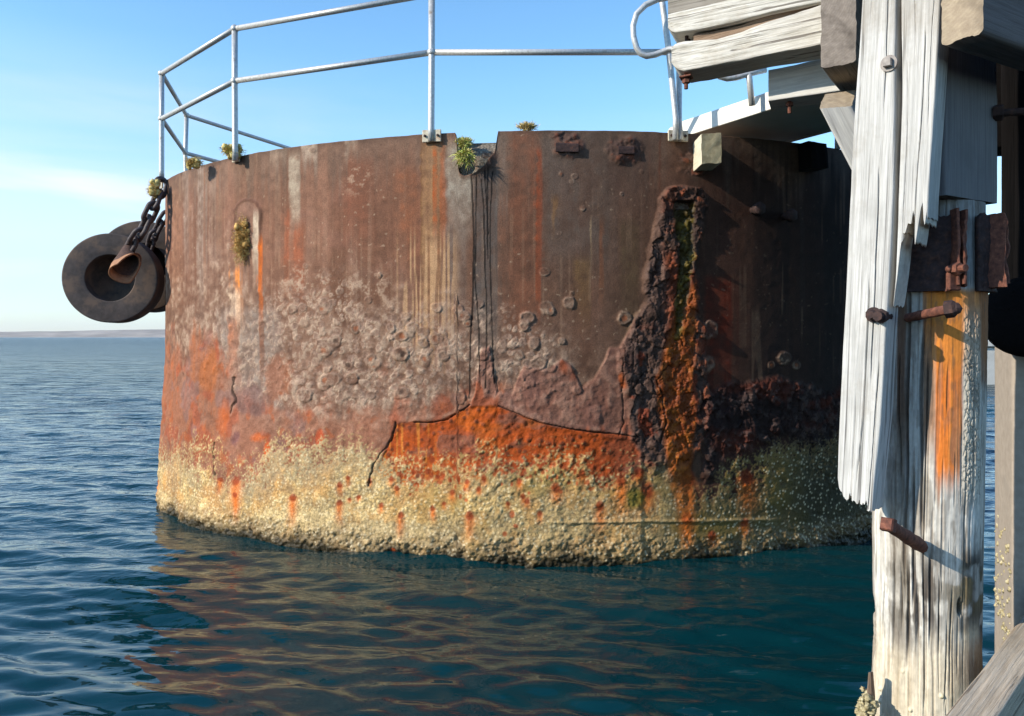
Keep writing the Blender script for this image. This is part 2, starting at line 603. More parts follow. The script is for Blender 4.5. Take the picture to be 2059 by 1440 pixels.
E_block = endgrain('pale_end_grain', L4(216, 200, 160), L4(184, 164, 124), L4(110, 92, 66))
E_white = endgrain('white_end_grain', L4(214, 208, 196), L4(180, 172, 160), L4(110, 100, 90))
E_dark = endgrain('dark_end_grain', L4(36, 32, 30), L4(25, 22, 21), L4(12, 11, 11))
M_block = wood('pale_block_wood', L4(222, 212, 188), L4(190, 180, 156), L4(110, 98, 80), crack=0.4)
M_galv = speckle('galvanised_steel', [(0.3, L4(166, 166, 164)), (0.7, L4(206, 206, 203))], 60, 0.42, 0.15, 0.002, 0.35, second=(16, L4(150, 132, 112), 0.62))
M_plate = speckle('stained_galvanised_plate', [(0.3, L4(160, 148, 126)), (0.7, L4(205, 196, 176))], 40, 0.55, 0.2, 0.002, 0.1, second=(14, L4(150, 92, 48), 0.56))
M_rust = speckle('rusty_iron', [(0.3, L4(66, 42, 36)), (0.55, L4(112, 70, 56)), (0.75, L4(150, 98, 74))], 55, 0.85, 0.6, 0.004)
M_rustd = speckle('dark_rusty_iron', [(0.3, L4(40, 31, 31)), (0.55, L4(64, 47, 44)), (0.75, L4(98, 66, 52))], 45, 0.8, 0.6, 0.005)
M_chain = speckle('chain_iron', [(0.3, L4(52, 46, 48)), (0.7, L4(96, 84, 82))], 60, 0.6, 0.4, 0.003)
M_rubber = speckle('weathered_rubber', [(0.3, L4(68, 60, 56)), (0.7, L4(96, 84, 78))], 14, 0.7, 0.25, 0.004, second=(5.5, L4(112, 92, 78), 0.50))
M_bell = speckle('rusty_bell', [(0.3, L4(66, 48, 42)), (0.7, L4(98, 74, 62))], 40, 0.8, 0.4, 0.004)
M_bell_sun = speckle('sunlit_bell_rust', [(0.3, L4(142, 98, 72)), (0.7, L4(180, 136, 102))], 26, 0.85, 0.3, 0.004)  # paler rust puts sunlight into the colour of the rim band
M_conc = speckle('rough_concrete', [(0.3, L4(70, 62, 54)), (0.5, L4(124, 114, 100)), (0.72, L4(172, 162, 146))], 60, 0.95, 0.9, 0.02, second=(7, L4(112, 74, 56), .5))
M_paint = speckle('cream_paint', [(0.3, L4(226, 222, 210)), (0.7, L4(238, 235, 226))], 16, 0.5, 0.05, 0.002)
M_under = speckle('grey_painted_steel', [(0.3, L4(208, 200, 186)), (0.7, L4(222, 214, 202))], 5, 0.8, 0.1, 0.003)
M_post = speckle('beige_concrete', [(0.3, L4(146, 134, 120)), (0.7, L4(168, 155, 140))], 24, 0.9, 0.15, 0.004, second=(2.2, L4(146, 138, 126), 0.58))
M_farc = speckle('pale_far_concrete', [(0.3, L4(176, 174, 168)), (0.7, L4(206, 204, 198))], 1.5, 0.9, 0.3, 0.05)
M_shell = speckle('barnacle_shell', [(0.3, L4(104, 92, 66)), (0.5, L4(164, 152, 116)), (0.7, L4(208, 198, 164))], 50, 0.85, 0.6, 0.006)
M_hill = speckle('far_dry_hills', [(0.35, L4(128, 116, 104)), (0.65, L4(176, 162, 146))], 0.004, 1.0, 0, 1, spec=0.0)


def leafmat(name, a, b_):
    m, t, b = newmat(name)
    oi = N(t, 'ShaderNodeTexCoord')
    n1 = N(t, 'ShaderNodeTexNoise', inp={'Scale': 45.0, 'Detail': 3.0})
    t.links.new(oi.outputs['Object'], n1.inputs['Vector'])
    c = ramp(t, n1.outputs['Fac'], [(0.35, a), (0.65, b_)])
    t.links.new(c.outputs[0], b.inputs['Base Color'])
    b.inputs['Roughness'].default_value = 0.9
    b.inputs['Specular IOR Level'].default_value = 0.1
    return m


M_moss = leafmat('golden_brown_moss', L4(168, 126, 70), L4(218, 180, 112))
M_mossd = leafmat('dry_olive_moss', L4(168, 150, 88), L4(218, 200, 136))
M_grass = leafmat('yellow_green_grass', L4(150, 162, 70), L4(206, 206, 128))
M_straw = leafmat('straw_grass', L4(186, 160, 106), L4(226, 204, 150))

# ------------------------------------------------------------------ water
def build_water():
    ry = [0.35]
    while ry[-1] < 9000:
        ry.append(ry[-1] + max(0.012, ry[-1] * 0.0062))
    y = np.array(ry)
    nx = 560
    q = np.linspace(-1, 1, nx)
    Y = np.repeat(y[:, None], nx, 1)
    X = q[None, :] * (Y * 0.86 + 1.3)
    sp = np.maximum(np.maximum(0.012, Y * 0.0062), (Y * 0.86 + 1.3) * 2 / nx)
    r2 = np.random.default_rng(21)
    H = np.zeros_like(X)
    gust = 0.55 + 0.9 * fbm(X / 5.0, Y / 5.0, 88, 3)
    lams = np.exp(np.linspace(math.log(0.13), math.log(4.5), 50))
    for lam in lams:
        th = R(-90 - 8) + r2.normal(0, 0.31)
        k = 2 * math.pi / lam
        slope = 0.039 * (1.35 if lam < 0.30 else 1.0 if lam < 0.7 else (0.7 / lam) ** 1.35)
        a = slope / k
        w = ss(2.2, 4.5, lam / sp)
        warp = 0.35 * lam * (fbm(X / (lam * 3.5), Y / (lam * 3.5), int(lam * 997), 2) - 0.5) * 2
        ph = k * (X * math.cos(th) + Y * math.sin(th) + warp) + r2.uniform(0, 6.28)
        s = np.sin(ph)
        H += a * w * (s + 0.22 * np.cos(2 * ph)) * (gust if lam < 1.2 else 1.0)
    V = np.stack([X, Y, H], -1).reshape(-1, 3)
    idx = np.arange(len(y) * nx).reshape(len(y), nx)
    q4 = np.stack([idx[:-1, :-1], idx[:-1, 1:], idx[1:, 1:], idx[1:, :-1]], -1).reshape(-1, 4)
    # water beside and behind the boat: a plain skirt so that the sheet surrounds the place
    m, t, b = newmat('sea_water')
    tc = N(t, 'ShaderNodeTexCoord')
    mp = N(t, 'ShaderNodeMapping'); mp.inputs['Scale'].default_value = (0.62, 1.35, 1.0)
    mp.inputs['Rotation'].default_value = (0, 0, R(8))
    t.links.new(tc.outputs['Object'], mp.inputs[0])
    n1 = N(t, 'ShaderNodeTexNoise', inp={'Scale': 5.0, 'Detail': 3.0, 'Roughness': 0.5, 'Distortion': 0.4})
    n2 = N(t, 'ShaderNodeTexNoise', inp={'Scale': 0.8, 'Detail': 5.0, 'Roughness': 0.6, 'Distortion': 0.3})
    for n in (n1, n2):
        t.links.new(mp.outputs[0], n.inputs['Vector'])
    sepn = N(t, 'ShaderNodeSeparateXYZ'); t.links.new(tc.outputs['Object'], sepn.inputs[0])
    far = ramp(t, math_n(t, 'MULTIPLY', sepn.outputs['Y'], 1 / 120.0), [(0.05, (0, 0, 0)), (0.4, (1, 1, 1))])
    mid = ramp(t, math_n(t, 'MULTIPLY', sepn.outputs['Y'], 1 / 60.0), [(0.06, (.12, .12, .12)), (0.12, (.55, .55, .55)), (0.35, (1, 1, 1))])
    bp1 = N(t, 'ShaderNodeBump', inp={'Distance': 0.05})
    t.links.new(mid.outputs[0], bp1.inputs['Strength'])
    t.links.new(n1.outputs['Fac'], bp1.inputs['Height'])
    bp2 = N(t, 'ShaderNodeBump', inp={'Distance': 1.1})
    t.links.new(n2.outputs['Fac'], bp2.inputs['Height'])
    t.links.new(math_n(t, 'MULTIPLY', far.outputs[0], 1.0), bp2.inputs['Strength'])
    t.links.new(bp1.outputs[0], bp2.inputs['Normal'])
    t.links.new(bp2.outputs[0], b.inputs['Normal'])
    b.inputs['Base Color'].default_value = (0.001, 0.0245, 0.0305, 1)
    rg = ramp(t, math_n(t, 'MULTIPLY', sepn.outputs['Y'], 1 / 200.0), [(0.03, (.03, .03, .03)), (0.12, (.12, .12, .12)), (0.4, (.21, .21, .21)), (1.0, (.25, .25, .25))])
    t.links.new(rg.outputs[0], b.inputs['Roughness'])
    b.inputs['IOR'].default_value = 1.333
    o = mesh_obj('sea_water', V, [q4], m)
    tag(o, kind='structure')
    # plain sheet under and around, so that the sea also reaches behind the camera
    S = 9000.0
    o2 = mesh_obj('sea_bed', np.array([(-S, -S, -3.2), (S, -S, -3.2), (S, S, -3.2), (-S, S, -3.2)]), [[0, 1, 2, 3]], M_dark, smooth=False)
    tag(o2, kind='structure')


build_water()


# ------------------------------------------------------------------ air
HAZE = True


def build_haze():
    m = bpy.data.materials.new('haze')
    m.use_nodes = True
    t = m.node_tree
    t.nodes.remove(t.nodes['Principled BSDF'])
    v = N(t, 'ShaderNodeVolumePrincipled')
    v.inputs['Color'].default_value = (0.86, 0.89, 0.95, 1)
    v.inputs['Density'].default_value = 0.00005
    v.inputs['Anisotropy'].default_value = 0.2
    t.links.new(v.outputs[0], t.nodes['Material Output'].inputs['Volume'])
    b = MB()
    b.add(*box_data((0, 1500, 73), (9500, 0, 0), (0, 8000, 0), (0, 0, 78), .5))
    o = b.build('haze', m, None, False)
    tag(o, kind='stuff')


if HAZE:
    build_haze()


def build_hills():
    n = 260
    x = np.linspace(-9000, 6000, n)
    D = 5600.0
    prof = 46 + 34 * (fbm(x / 2300, x * 0, 5, 4) - 0.5) * 2 + 6 * (fbm(x / 260, x * 0 + 3, 9, 3) - 0.5)
    prof = prof * (0.35 + 0.65 * ss(-9000, -3000, x)) + 8
    rows = []
    for k, s in enumerate(np.linspace(0, 1, 9)):
        h = prof * (math.sin(s * math.pi / 2) ** 0.8) * (1 + 0.16 * (fbm(x / 320, x * 0 + k, 33, 3) - 0.5) * (0 < k < 8))
        rows.append(np.stack([x, np.full(n, D + 900 * s), h - 0.4 * (k == 0)], -1))
    rows.append(np.stack([x, np.full(n, D + 2200), x * 0 - 1], -1))
    V = np.concatenate(rows)
    idx = np.arange(len(V)).reshape(-1, n)
    q = np.stack([idx[:-1, :-1], idx[:-1, 1:], idx[1:, 1:], idx[1:, :-1]], -1).reshape(-1, 4)
    tag(mesh_obj('hills', V, [q], M_hill), kind='structure')


build_hills()

# ------------------------------------------------------------------ the steel drum
DC = (0.39, 10.8)
DR = 4.80
ZT = 3.262
drum = thing('mooring_dolphin', 'big rusty steel cylinder full of concrete standing in the sea, barnacles at its foot', 'mooring dolphin', (DC[0], DC[1], 0))


def drum_point(px, py, off=0.0):
    """point on the curved steel face seen at a photo pixel"""
    dx, dz = (px - CX) / F, (HY - py) / F
    a = dx * dx + 1
    b = -2 * (dx * DC[0] + DC[1])
    c = DC[0] ** 2 + DC[1] ** 2 - (DR + off) ** 2
    t = (-b - math.sqrt(max(b * b - 4 * a * c, 0))) / (2 * a)
    return Vector((dx * t, t, CZ + dz * t))


def drum_normal(p):
    return Vector((p.x - DC[0], p.y - DC[1], 0)).normalized()


def build_drum():
    NF, NZ = 1480, 640
    phi = np.linspace(R(-53.2), R(62), NF)
    z = np.linspace(-0.7, ZT, NZ)
    s1 = phi * DR
    X0 = DC[0] + DR * np.sin(phi)
    Y0 = DC[1] - DR * np.cos(phi)
    pxc = CX + F * X0 / Y0
    lim = R(25)
    slope = 0.0
    i_l = np.searchsorted(phi, lim)
    dpx = (pxc[i_l] - pxc[i_l - 40]) / 40
    pxc[i_l:] = pxc[i_l] + dpx * np.arange(NF - i_l)
    Yc = Y0.copy(); Yc[i_l:] = Y0[i_l]
    # ragged bite out of the top edge
    xb = np.array([-9e3, 915, 918, 921, 926, 935, 952, 972, 985, 994, 998, 1002, 9e3])
    yb = np.array([0, 0, 22, 66, 84, 88, 84, 70, 55, 42, 20, 0, 0]) / F * 6.02
    cut = np.interp(pxc + 3 * (vn(s1 * 60, s1 * 0, 3) - 0.5), xb, yb)
    ztop = ZT - cut - 0.006 * (fbm(s1 * 9, s1 * 0 + 2, 6, 3))
    # end of steel plating bottom flare
    Zg = z[0] + (z[:, None] - z[0]) / (ZT - z[0]) * (ztop - z[0])[None, :]
    S = np.broadcast_to(s1, Zg.shape)
    px = np.broadcast_to(pxc, Zg.shape).astype(np.float32)
    py = (HY - F * (Zg - CZ) / Yc[None, :]).astype(np.float32)
    Zg = Zg.astype(np.float32)
    H = np.zeros_like(px)
    rough = np.full_like(px, 0.78)

    # noises
    nb = fbm(S / 0.9, Zg / 1.1, 11, 5)
    nm = fbm(S / 0.22, Zg / 0.22, 12, 5)
    nf = fbm(S / 0.05, Zg / 0.05, 13, 4)
    nv = fbm(S / 0.045, Zg / 1.3, 14, 4)          # vertical streaks
    nv2 = fbm(S / 0.18, Zg / 2.4, 15, 4)
    nh = fbm(S / 0.35, Zg / 0.25, 16, 5)
    C = np.zeros(px.shape + (3,), np.float32)

    def lay(mask, rgb):
        c = lin(rgb).astype(np.float32)
        m = np.clip(mask, 0, 1)[..., None]
        C[:] = C * (1 - m) + c * m

    def cols(x0, x1):
        return slice(max(0, np.searchsorted(pxc, x0)), min(NF, np.searchsorted(pxc, x1)))

    def layc(mask, rgb, sl):
        c = lin(rgb).astype(np.float32)
        m = np.clip(mask, 0, 1)[..., None]
        C[:, sl] = C[:, sl] * (1 - m) + c * m

    def streak(x0, x1, y0, y1, rgb, a=0.7, sx=7, st=15, sb=90, wob=7, rag=0.6):
        sl = cols(x0 - 40, x1 + 40)
        p_, q_ = px[:, sl], py[:, sl]
        w = p_ + wob * (nv2[:, sl] - 0.5) * 4 + (nv[:, sl] - .5) * 26 + (nf[:, sl] - .5) * 8
        m = ss(x0 - sx, x0 + sx, w) * (1 - ss(x1 - sx, x1 + sx, w))
        yy = q_ + (nv[:, sl] - 0.5) * 160 * rag
        m = m * ss(y0 - st, y0 + st, q_) * (1 - ss(y1 - sb, y1 + sb * 0.4, yy))
        m = m * (1 - rag * 0.8 + rag * 1.6 * np.clip(nv[:, sl], 0, 1) * 0.95) * (.72 + .56 * ss(.35, .65, nf[:, sl] * .5 + nm[:, sl] * .5))
        layc(m * a, rgb, sl)

    def blob(x, y, rx, ry, rgb, a=0.8, rag=0.7, fine=0.3):
        sl = cols(x - rx * 2, x + rx * 2)
        d = np.sqrt(((px[:, sl] - x) / rx) ** 2 + ((py[:, sl] - y) / ry) ** 2)
        d = d + rag * (nm[:, sl] - 0.5) * 2 + fine * (nf[:, sl] - 0.5) * 2
        layc((1 - ss(0.55, 1.1, d)) * a, rgb, sl)

    def poly_d(pts, sl, wob=3.0):
        p_ = px[:, sl] + wob * (nf[:, sl] - 0.5) * 2
        q_ = py[:, sl] + wob * (nm[:, sl] - 0.5) * 2
        best = np.full(p_.shape, 1e9, np.float32)
        for (xa, ya), (xb_, yb_) in zip(pts[:-1], pts[1:]):
            vx, vy = xb_ - xa, yb_ - ya
            t = np.clip(((p_ - xa) * vx + (q_ - ya) * vy) / (vx * vx + vy * vy), 0, 1)
            best = np.minimum(best, np.hypot(p_ - xa - vx * t, q_ - ya - vy * t))
        return best

    # --- base coat: old brown oxide with run marks
    C[:] = lin((126, 92, 80)).astype(np.float32)
    lay(ss(0.42, 0.68, nb) * 0.6, (112, 84, 72))
    lay(ss(0.50, 0.72, nv2) * 0.7, (142, 108, 96))
    lay(ss(0.50, 0.75, nv) * 0.40, (152, 122, 112))
    lay(ss(0.52, 0.75, 1 - nv) * 0.35, (98, 68, 58))
    lay(ss(0.54, 0.72, nm) * 0.25, (128, 96, 92))
    # right part: bluish grey steel; the wall's shade put into darker colours
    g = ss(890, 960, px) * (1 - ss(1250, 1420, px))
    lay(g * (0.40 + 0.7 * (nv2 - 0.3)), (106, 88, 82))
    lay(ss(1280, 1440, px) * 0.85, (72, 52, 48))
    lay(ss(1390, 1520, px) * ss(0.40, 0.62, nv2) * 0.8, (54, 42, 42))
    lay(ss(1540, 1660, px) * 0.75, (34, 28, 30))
    # upper edge rubbed grey with fine runs
    ttop = (ZT - Zg)
    lay((1 - ss(0.03, 0.45, ttop + (nv - 0.5) * 0.8)) * 0.45, (128, 116, 112))
    lay((1 - ss(0.0, 0.06, ttop + (nm - 0.5) * 0.05)) * 0.5, (88, 70, 66))
    # individual runs
    streak(372, 384, 335, 560, (150, 138, 138), .55)
    streak(398, 414, 330, 640, (152, 142, 142), .65)
    streak(425, 440, 340, 560, (146, 132, 130), .45)
    streak(345, 360, 380, 640, (170, 134, 118), .35)
    streak(505, 512, 430, 640, (170, 138, 122), .5, sx=3)
    streak(586, 606, 312, 470, (176, 168, 162), .85, sx=5, rag=.45)
    streak(612, 640, 285, 335, (182, 172, 168), .6, sx=5, sb=30)
    streak(545, 575, 290, 330, (172, 160, 154), .45, sx=4, sb=30)
    streak(690, 720, 270, 330, (172, 160, 154), .45, sx=4, sb=40)
    streak(575, 590, 420, 620, (160, 84, 50), .45)
    streak(596, 618, 450, 640, (160, 86, 54), .45)
    streak(690, 745, 320, 520, (124, 76, 60), .45, sx=16)
    streak(800, 850, 340, 560, (144, 90, 64), .45, sx=24)
    streak(850, 858, 285, 560, (120, 88, 60), .7, sx=3)
    streak(856, 888, 275, 660, (160, 128, 98), .6, sx=9, rag=.6)
    streak(882, 893, 285, 520, (170, 92, 52), .65, sx=4)
    streak(896, 948, 290, 470, (166, 164, 164), .75, sx=12, rag=.5)
    streak(890, 930, 450, 640, (120, 112, 112), .6, sx=10)
    streak(930, 960, 480, 700, (110, 84, 74), .5, sx=8)
    streak(952, 1005, 345, 760, (92, 88, 92), .80, sx=6, rag=.35)
    streak(994, 1012, 270, 430, (142, 136, 136), .5, sx=4)
    streak(1014, 1082, 265, 700, (128, 84, 68), .6, sx=14, rag=.6)
    streak(1076, 1088, 300, 620, (160, 78, 44), .65, sx=3)
    streak(1090, 1240, 265, 560, (98, 90, 90), .60, sx=14, rag=.6)
    streak(1110, 1118, 400, 480, (164, 126, 84), .7, sx=2)
    streak(1182, 1188, 440, 545, (158, 140, 122), .7, sx=2)
    streak(1150, 1180, 520, 640, (122, 98, 66), .5, sx=8)
    streak(1205, 1216, 440, 640, (136, 92, 72), .5, sx=3)
    streak(1252, 1285, 445, 700, (96, 86, 66), .5, sx=14, rag=.6)
    streak(1230, 1310, 280, 420, (92, 76, 74), .6, sx=12)
    streak(1326, 1332, 270, 420, (110, 66, 52), .5, sx=2)
    streak(1418, 1470, 560, 860, (112, 46, 30), .75, sx=12, rag=.3)
    streak(1480, 1520, 380, 700, (84, 62, 56), .5, sx=14)
    streak(1600, 1612, 420, 640, (70, 64, 66), .5, sx=3)
    # fine pale vertical runs
    thin = ss(0.60, 0.68, vn(S / 0.022, Zg / 0.9, 61)) * ss(0.45, 0.6, fbm(S / 0.2, Zg / 0.35, 62, 3))
    lay(thin * ss(0.35, 0.7, nb) * 0.22, (166, 142, 128))
    rg = ss(790, 812, px) * (1 - ss(900, 930, px)) * ss(440, 520, py) * (1 - ss(680, 790, py))
    lay(rg * ss(0.52, 0.62, vn(S / 0.016, Zg / 0.6, 63)) * 0.85, (196, 164, 136))
    # pale flecks
    fl, _, fid = worley(S / 0.04 + nf * 2, Zg / 0.05 + nm * 2, 71)
    fr_ = (1 - ss(0.08, 0.22, fl)) * (fid > 0.84)
    lay(fr_ * ss(0.48, 0.62, fbm(S / 0.5, Zg / 0.4, 72, 3)) * 0.6 * (1 - ss(1300, 1500, px) * .7), (186, 168, 156))
    for (x, y, rx, ry) in ((720, 355, 35, 40), (740, 570, 50, 26), (640, 585, 70, 40), (600, 560, 60, 30), (735, 610, 70, 40)):
        sl = cols(x - 2 * rx, x + 2 * rx)
        d = np.hypot((px[:, sl] - x) / rx, (py[:, sl] - y) / ry)
        layc((1 - ss(.3, 1.3, d)) * ss(0.54, 0.64, nf[:, sl] * .6 + nm[:, sl] * .4 + (vn(S[:, sl] / .012, Zg[:, sl] / .012, 66) - .5) * .25) * 0.6, (180, 162, 152), sl)

    # --- mauve-grey pitted patina
    ptop = np.interp(px, [300, 400, 470, 540, 640, 720, 800, 930, 1050, 1150, 1300], [600, 560, 560, 600, 600, 610, 640, 650, 690, 730, 800])
    mp_ = ss(-60, 70, py - ptop + (nm - 0.5) * 230 + (nv - 0.5) * 80)
    lay(mp_ * (1 - ss(1150, 1250, px)) * (0.45 + 0.6 * ss(.35, .65, nf)) * 0.75, (146, 126, 118))
    lay(mp_ * ss(0.55, 0.70, nf) * (1 - ss(1100, 1250, px)) * 0.5, (172, 158, 152))
    lay(mp_ * ss(0.56, 0.70, 1 - nf) * (1 - ss(1150, 1250, px)) * 0.35, (92, 72, 68))
    streak(440, 560, 620, 880, (140, 134, 138), .6, sx=14, rag=.4)
    H += mp_ * (nf - 0.5) * 0.006 + mp_ * (nm - 0.5) * 0.008

    # dense crust of small old barnacle scars, flat and pale
    sm_ = ss(-40, 60, py - np.interp(px, [300, 470, 540, 640, 800, 930, 1050, 1150, 1300], [590, 600, 600, 590, 620, 630, 640, 700, 900]) + (nh - .5) * 160) * (1 - ss(770, 860, py + (nh - .5) * 90)) * (1 - ss(1080, 1180, px + (nm - .5) * 90)) * ss(330, 560, px + (nh - .5) * 200)
    for (cs, sd_, amp_) in ((.085, 121, 1.0), (.052, 122, .7), (.034, 123, .5)):
        w1, w2, wi_ = worley(S / cs + (nm - .5) * 1.1 + (nf - .5) * .5, Zg / cs + (nh - .5) * 1.5 + (nf - .5) * .5, sd_)
        rr_ = .30 + .18 * ((wi_ * 7.31) % 1)
        on = (wi_ > (.40 if cs > .08 else .60)) * sm_
        bd_ = (1 - ss(rr_ - .07, rr_ + .03, w1)) * on
        rm_ = np.exp(-((w1 - rr_ + .05) / .05) ** 2) * on * ss(.35, .55, nf)
        lay(bd_ * (.25 + .45 * ((wi_ * 13.7) % 1)), (162, 142, 138)); lay(bd_ * ss(.55, .66, nf) * .4, (184, 166, 158)); lay(rm_ * (.65 if cs > .05 else .4), (196, 180, 172))
        lay((1 - ss(.04, .12, w1)) * on * ((wi_ * 5.7) % 1 > .5) * .6, (112, 82, 72))
        H += (bd_ * (.0032 + (nf - .5) * .003) + rm_ * .0013) * amp_
    # --- old barnacle scars: raised rings
    r3 = np.random.default_rng(5)
    sc = []
    def scatter(n, xs, ys, rs):
        for _ in range(n):
            sc.append((r3.uniform(*xs), r3.uniform(*ys), r3.uniform(*rs)))
    scatter(14, (545, 700), (610, 800), (8, 17)); scatter(26, (560, 950), (660, 800), (7, 16)); scatter(12, (740, 960), (600, 700), (7, 13))
    sc += [(932, 637, 13), (1060, 640, 16), (1095, 548, 9), (1098, 620, 14), (1107, 625, 11), (1145, 610, 14), (1055, 655, 15), (1075, 690, 15), (1130, 686, 9),
           (1010, 697, 14), (1040, 715, 12), (1085, 730, 17), (1110, 735, 14), (1062, 733, 12), (965, 612, 9), (880, 620, 12), (1003, 735, 12), (970, 713, 14),
           (1255, 640, 14), (1160, 785, 9), (940, 650, 10), (850, 690, 14), (896, 690, 12), (855, 722, 16), (893, 716, 11), (812, 712, 15), (1425, 665, 20),
           (1420, 735, 18), (1575, 720, 16), (1600, 735, 9), (1550, 735, 8), (1125, 470, 5), (1172, 420, 6), (1155, 355, 6), (1128, 350, 6), (1150, 365, 5),
           (598, 318, 6), (627, 302, 6), (764, 553, 8), (615, 535, 6), (1150, 590, 5), (1290, 345, 5), (1250, 390, 5)]
    for (x, y, r) in sc:
        sl = cols(x - r * 1.7, x + r * 1.7)
        ws = 1 + 0.25 * r3.uniform(-1, 1)
        p_, q_ = px[:, sl], py[:, sl]
        d = np.hypot((p_ - x) * ws, (q_ - y)) / r + 0.7 * (nf[:, sl] - 0.5) + 0.6 * (nm[:, sl] - 0.5)
        brk = ss(.30, .55, vn(np.arctan2(q_ - y, p_ - x) * 1.2 + x, q_ * 0 + y, 67))
        rim = np.exp(-((d - 0.78) / 0.16) ** 2) * brk
        body = 1 - ss(0.70, 1.05, d)
        k_ = (r / 14) * r3.uniform(.5, 1.2)
        H[:, sl] = np.maximum(H[:, sl], (H[:, sl] * (1 - body) + body * (0.011 + (nf[:, sl] - .5) * .012) * k_)) + rim * 0.0035 * k_ + np.exp(-(d / 0.22) ** 2) * 0.004 * r3.uniform(-1, 1)
        pk = r3.uniform(.2, .55)
        layc(body * pk, ((134, 112, 106), (146, 126, 120), (128, 98, 88))[int(r3.integers(0, 3))], sl)
        layc(body * ss(.5, .66, nf[:, sl]) * .45, (170, 154, 146), sl)
        layc(rim * r3.uniform(.15, .5), (176, 160, 154), sl)
        if r3.random() < 0.3:
            layc((1 - ss(.2, .5, d)) * 0.7, (158, 96, 66) if r3.random() < .7 else (60, 46, 44), sl)

    # --- rust belt
    lt = np.interp(px, [300, 340, 430, 470, 520, 600, 700, 790, 900, 1000, 1300], [680, 690, 700, 780, 820, 800, 800, 790, 790, 780, 790])
    rb = ss(-35, 45, py - lt + (nh - 0.5) * 170 + (nv - 0.5) * 70)
    rbm = rb * (1 - ss(1230, 1320, px))
    lay(rbm * (0.50 + 0.4 * nm), (156, 108, 92))
    lo = rbm * (1 - ss(430, 470, px + (nv - .5) * 40))
    lay(lo * ss(0.42, 0.62, nh) * 0.5, (156, 102, 78))
    lay(lo * ss(0.50, 0.66, nv * .6 + nf * .4) * 0.55, (166, 104, 70)); lay(lo * ss(0.5, 0.62, nf) * .3, (128, 84, 70))
    lay(rbm * ss(0.56, 0.68, fbm(S / 0.16, Zg / 0.2, 81, 4)) * 0.6, (160, 82, 56))
    lay(rbm * ss(0.62, 0.74, fbm(S / 0.1, Zg / 0.13, 82, 4)) * 0.55, (176, 96, 54))
    lay(rbm * ss(0.60, 0.72, fbm(S / 0.2, Zg / 0.2, 83, 4)) * 0.6, (132, 108, 112))
    rbx = rb * (1 - ss(870, 930, py))
    H += rbx * (nm - 0.5) * 0.009 + rbx * (nf - 0.5) * 0.004
    # cracked slab of mauve crust above the bright orange
    st = np.interp(px, [930, 955, 968, 985, 1000, 1030, 1055, 1080, 1105, 1130, 1150, 1170, 1195, 1225, 1245, 1275, 1300], [850, 790, 705, 700, 790, 792, 735, 742, 745, 728, 740, 775, 762, 705, 700, 640, 900])
    slab = ss(-4, 5, py - st + (nm - .5) * 26) * ss(935, 945, px) * (1 - ss(1285, 1295, px))
    lay(slab * 0.85, (140, 104, 98)); lay(slab * ss(.5, .68, nf) * .5, (168, 136, 128)); lay(slab * ss(.55, .7, nm) * .5, (118, 84, 82))
    lay(slab * ss(.55, .66, fbm(S / .13, Zg / .3, 84, 3)) * .7, (164, 86, 54))
    H += slab * (0.012 + (nf - .5) * 0.008)
    # bright orange scale below the crack
    ot = np.interp(px, [740, 790, 797, 835, 885, 945, 1000, 1060, 1110, 1160, 1240, 1285, 1300], [990, 870, 852, 848, 845, 816, 816, 840, 856, 863, 872, 880, 990])
    orm = ss(-2, 4, py - ot + (nf - .5) * 6) * ss(745, 800, px + (py - 850) * 0.35) * (1 - ss(1265, 1300, px + (nm - .5) * 40))
    lay(orm, (186, 88, 36))
    lay(orm * ss(0.45, 0.65, nm) * 0.9, (148, 80, 56)); lay(orm * ss(.52, .66, nf) * .5, (120, 66, 48)); lay(orm * ss(.54, .64, fbm(S / .18, Zg / .09, 85, 5)) * .7, (138, 96, 84)); lay(orm * ss(0.55, 0.7, nh) * 0.6, (206, 108, 36))
    lay(orm * ss(.6, .68, vn(S / .02, Zg / .5, 64)) * .6 * (1 - ss(860, 890, px)), (226, 150, 70))
    dp, _, di = worley(S / 0.075, Zg / 0.075, 91)
    dsp = orm * (1 - ss(0.10, 0.30, dp)) * (di > 0.35)
    lay(dsp * 0.75, (104, 62, 48)); H += dsp * 0.004
    H += orm * (-0.008 + (nf - .5) * 0.006) * (1 - ss(900, 950, py))
    blob(560, 770, 40, 50, (164, 100, 70), .5); blob(645, 880, 12, 22, (190, 84, 46), .8, .3); blob(540, 905, 7, 18, (206, 92, 36), .9, .3)
    blob(455, 850, 14, 50, (188, 100, 54), .65); blob(520, 880, 20, 14, (194, 98, 44), .8); blob(480, 880, 16, 34, (120, 84, 92), .8)
    blob(500, 800, 40, 40, (124, 96, 100), .7); blob(420, 740, 18, 40, (190, 112, 56), .5); blob(1258, 740, 14, 40, (196, 100, 34), .9)

    # --- barnacle belt
    bt = np.interp(px, [300, 330, 380, 440, 470, 520, 560, 640, 720, 790, 830, 900, 1000, 1100, 1200, 1250, 1300, 1340, 1400, 1440, 1500, 1560, 1650, 1760],
                   [905, 905, 910, 935, 960, 945, 900, 905, 900, 935, 950, 945, 930, 930, 935, 950, 960, 900, 985, 960, 950, 905, 890, 880])
    dy = py - bt - 14 + (nh - 0.5) * 75 + (nf - 0.5) * 70 + (nm - .5) * 30
    bar = ss(-34, 38, dy + (vn(S / .013, Zg / .013, 105) - .5) * 90)
    jx, jz = (nf - .5) * .6, (nm - .5) * .8
    barh = ss(-60, 60, dy)
    g1, g1b, gid = worley(S / 0.025 + jx, Zg / 0.023 + jz, 101)
    g2, g2b, gid2 = worley(S / 0.0145 + jz, Zg / 0.0135 + jx, 102)
    cells = np.clip(1 - g1 * 1.25, 0, 1)
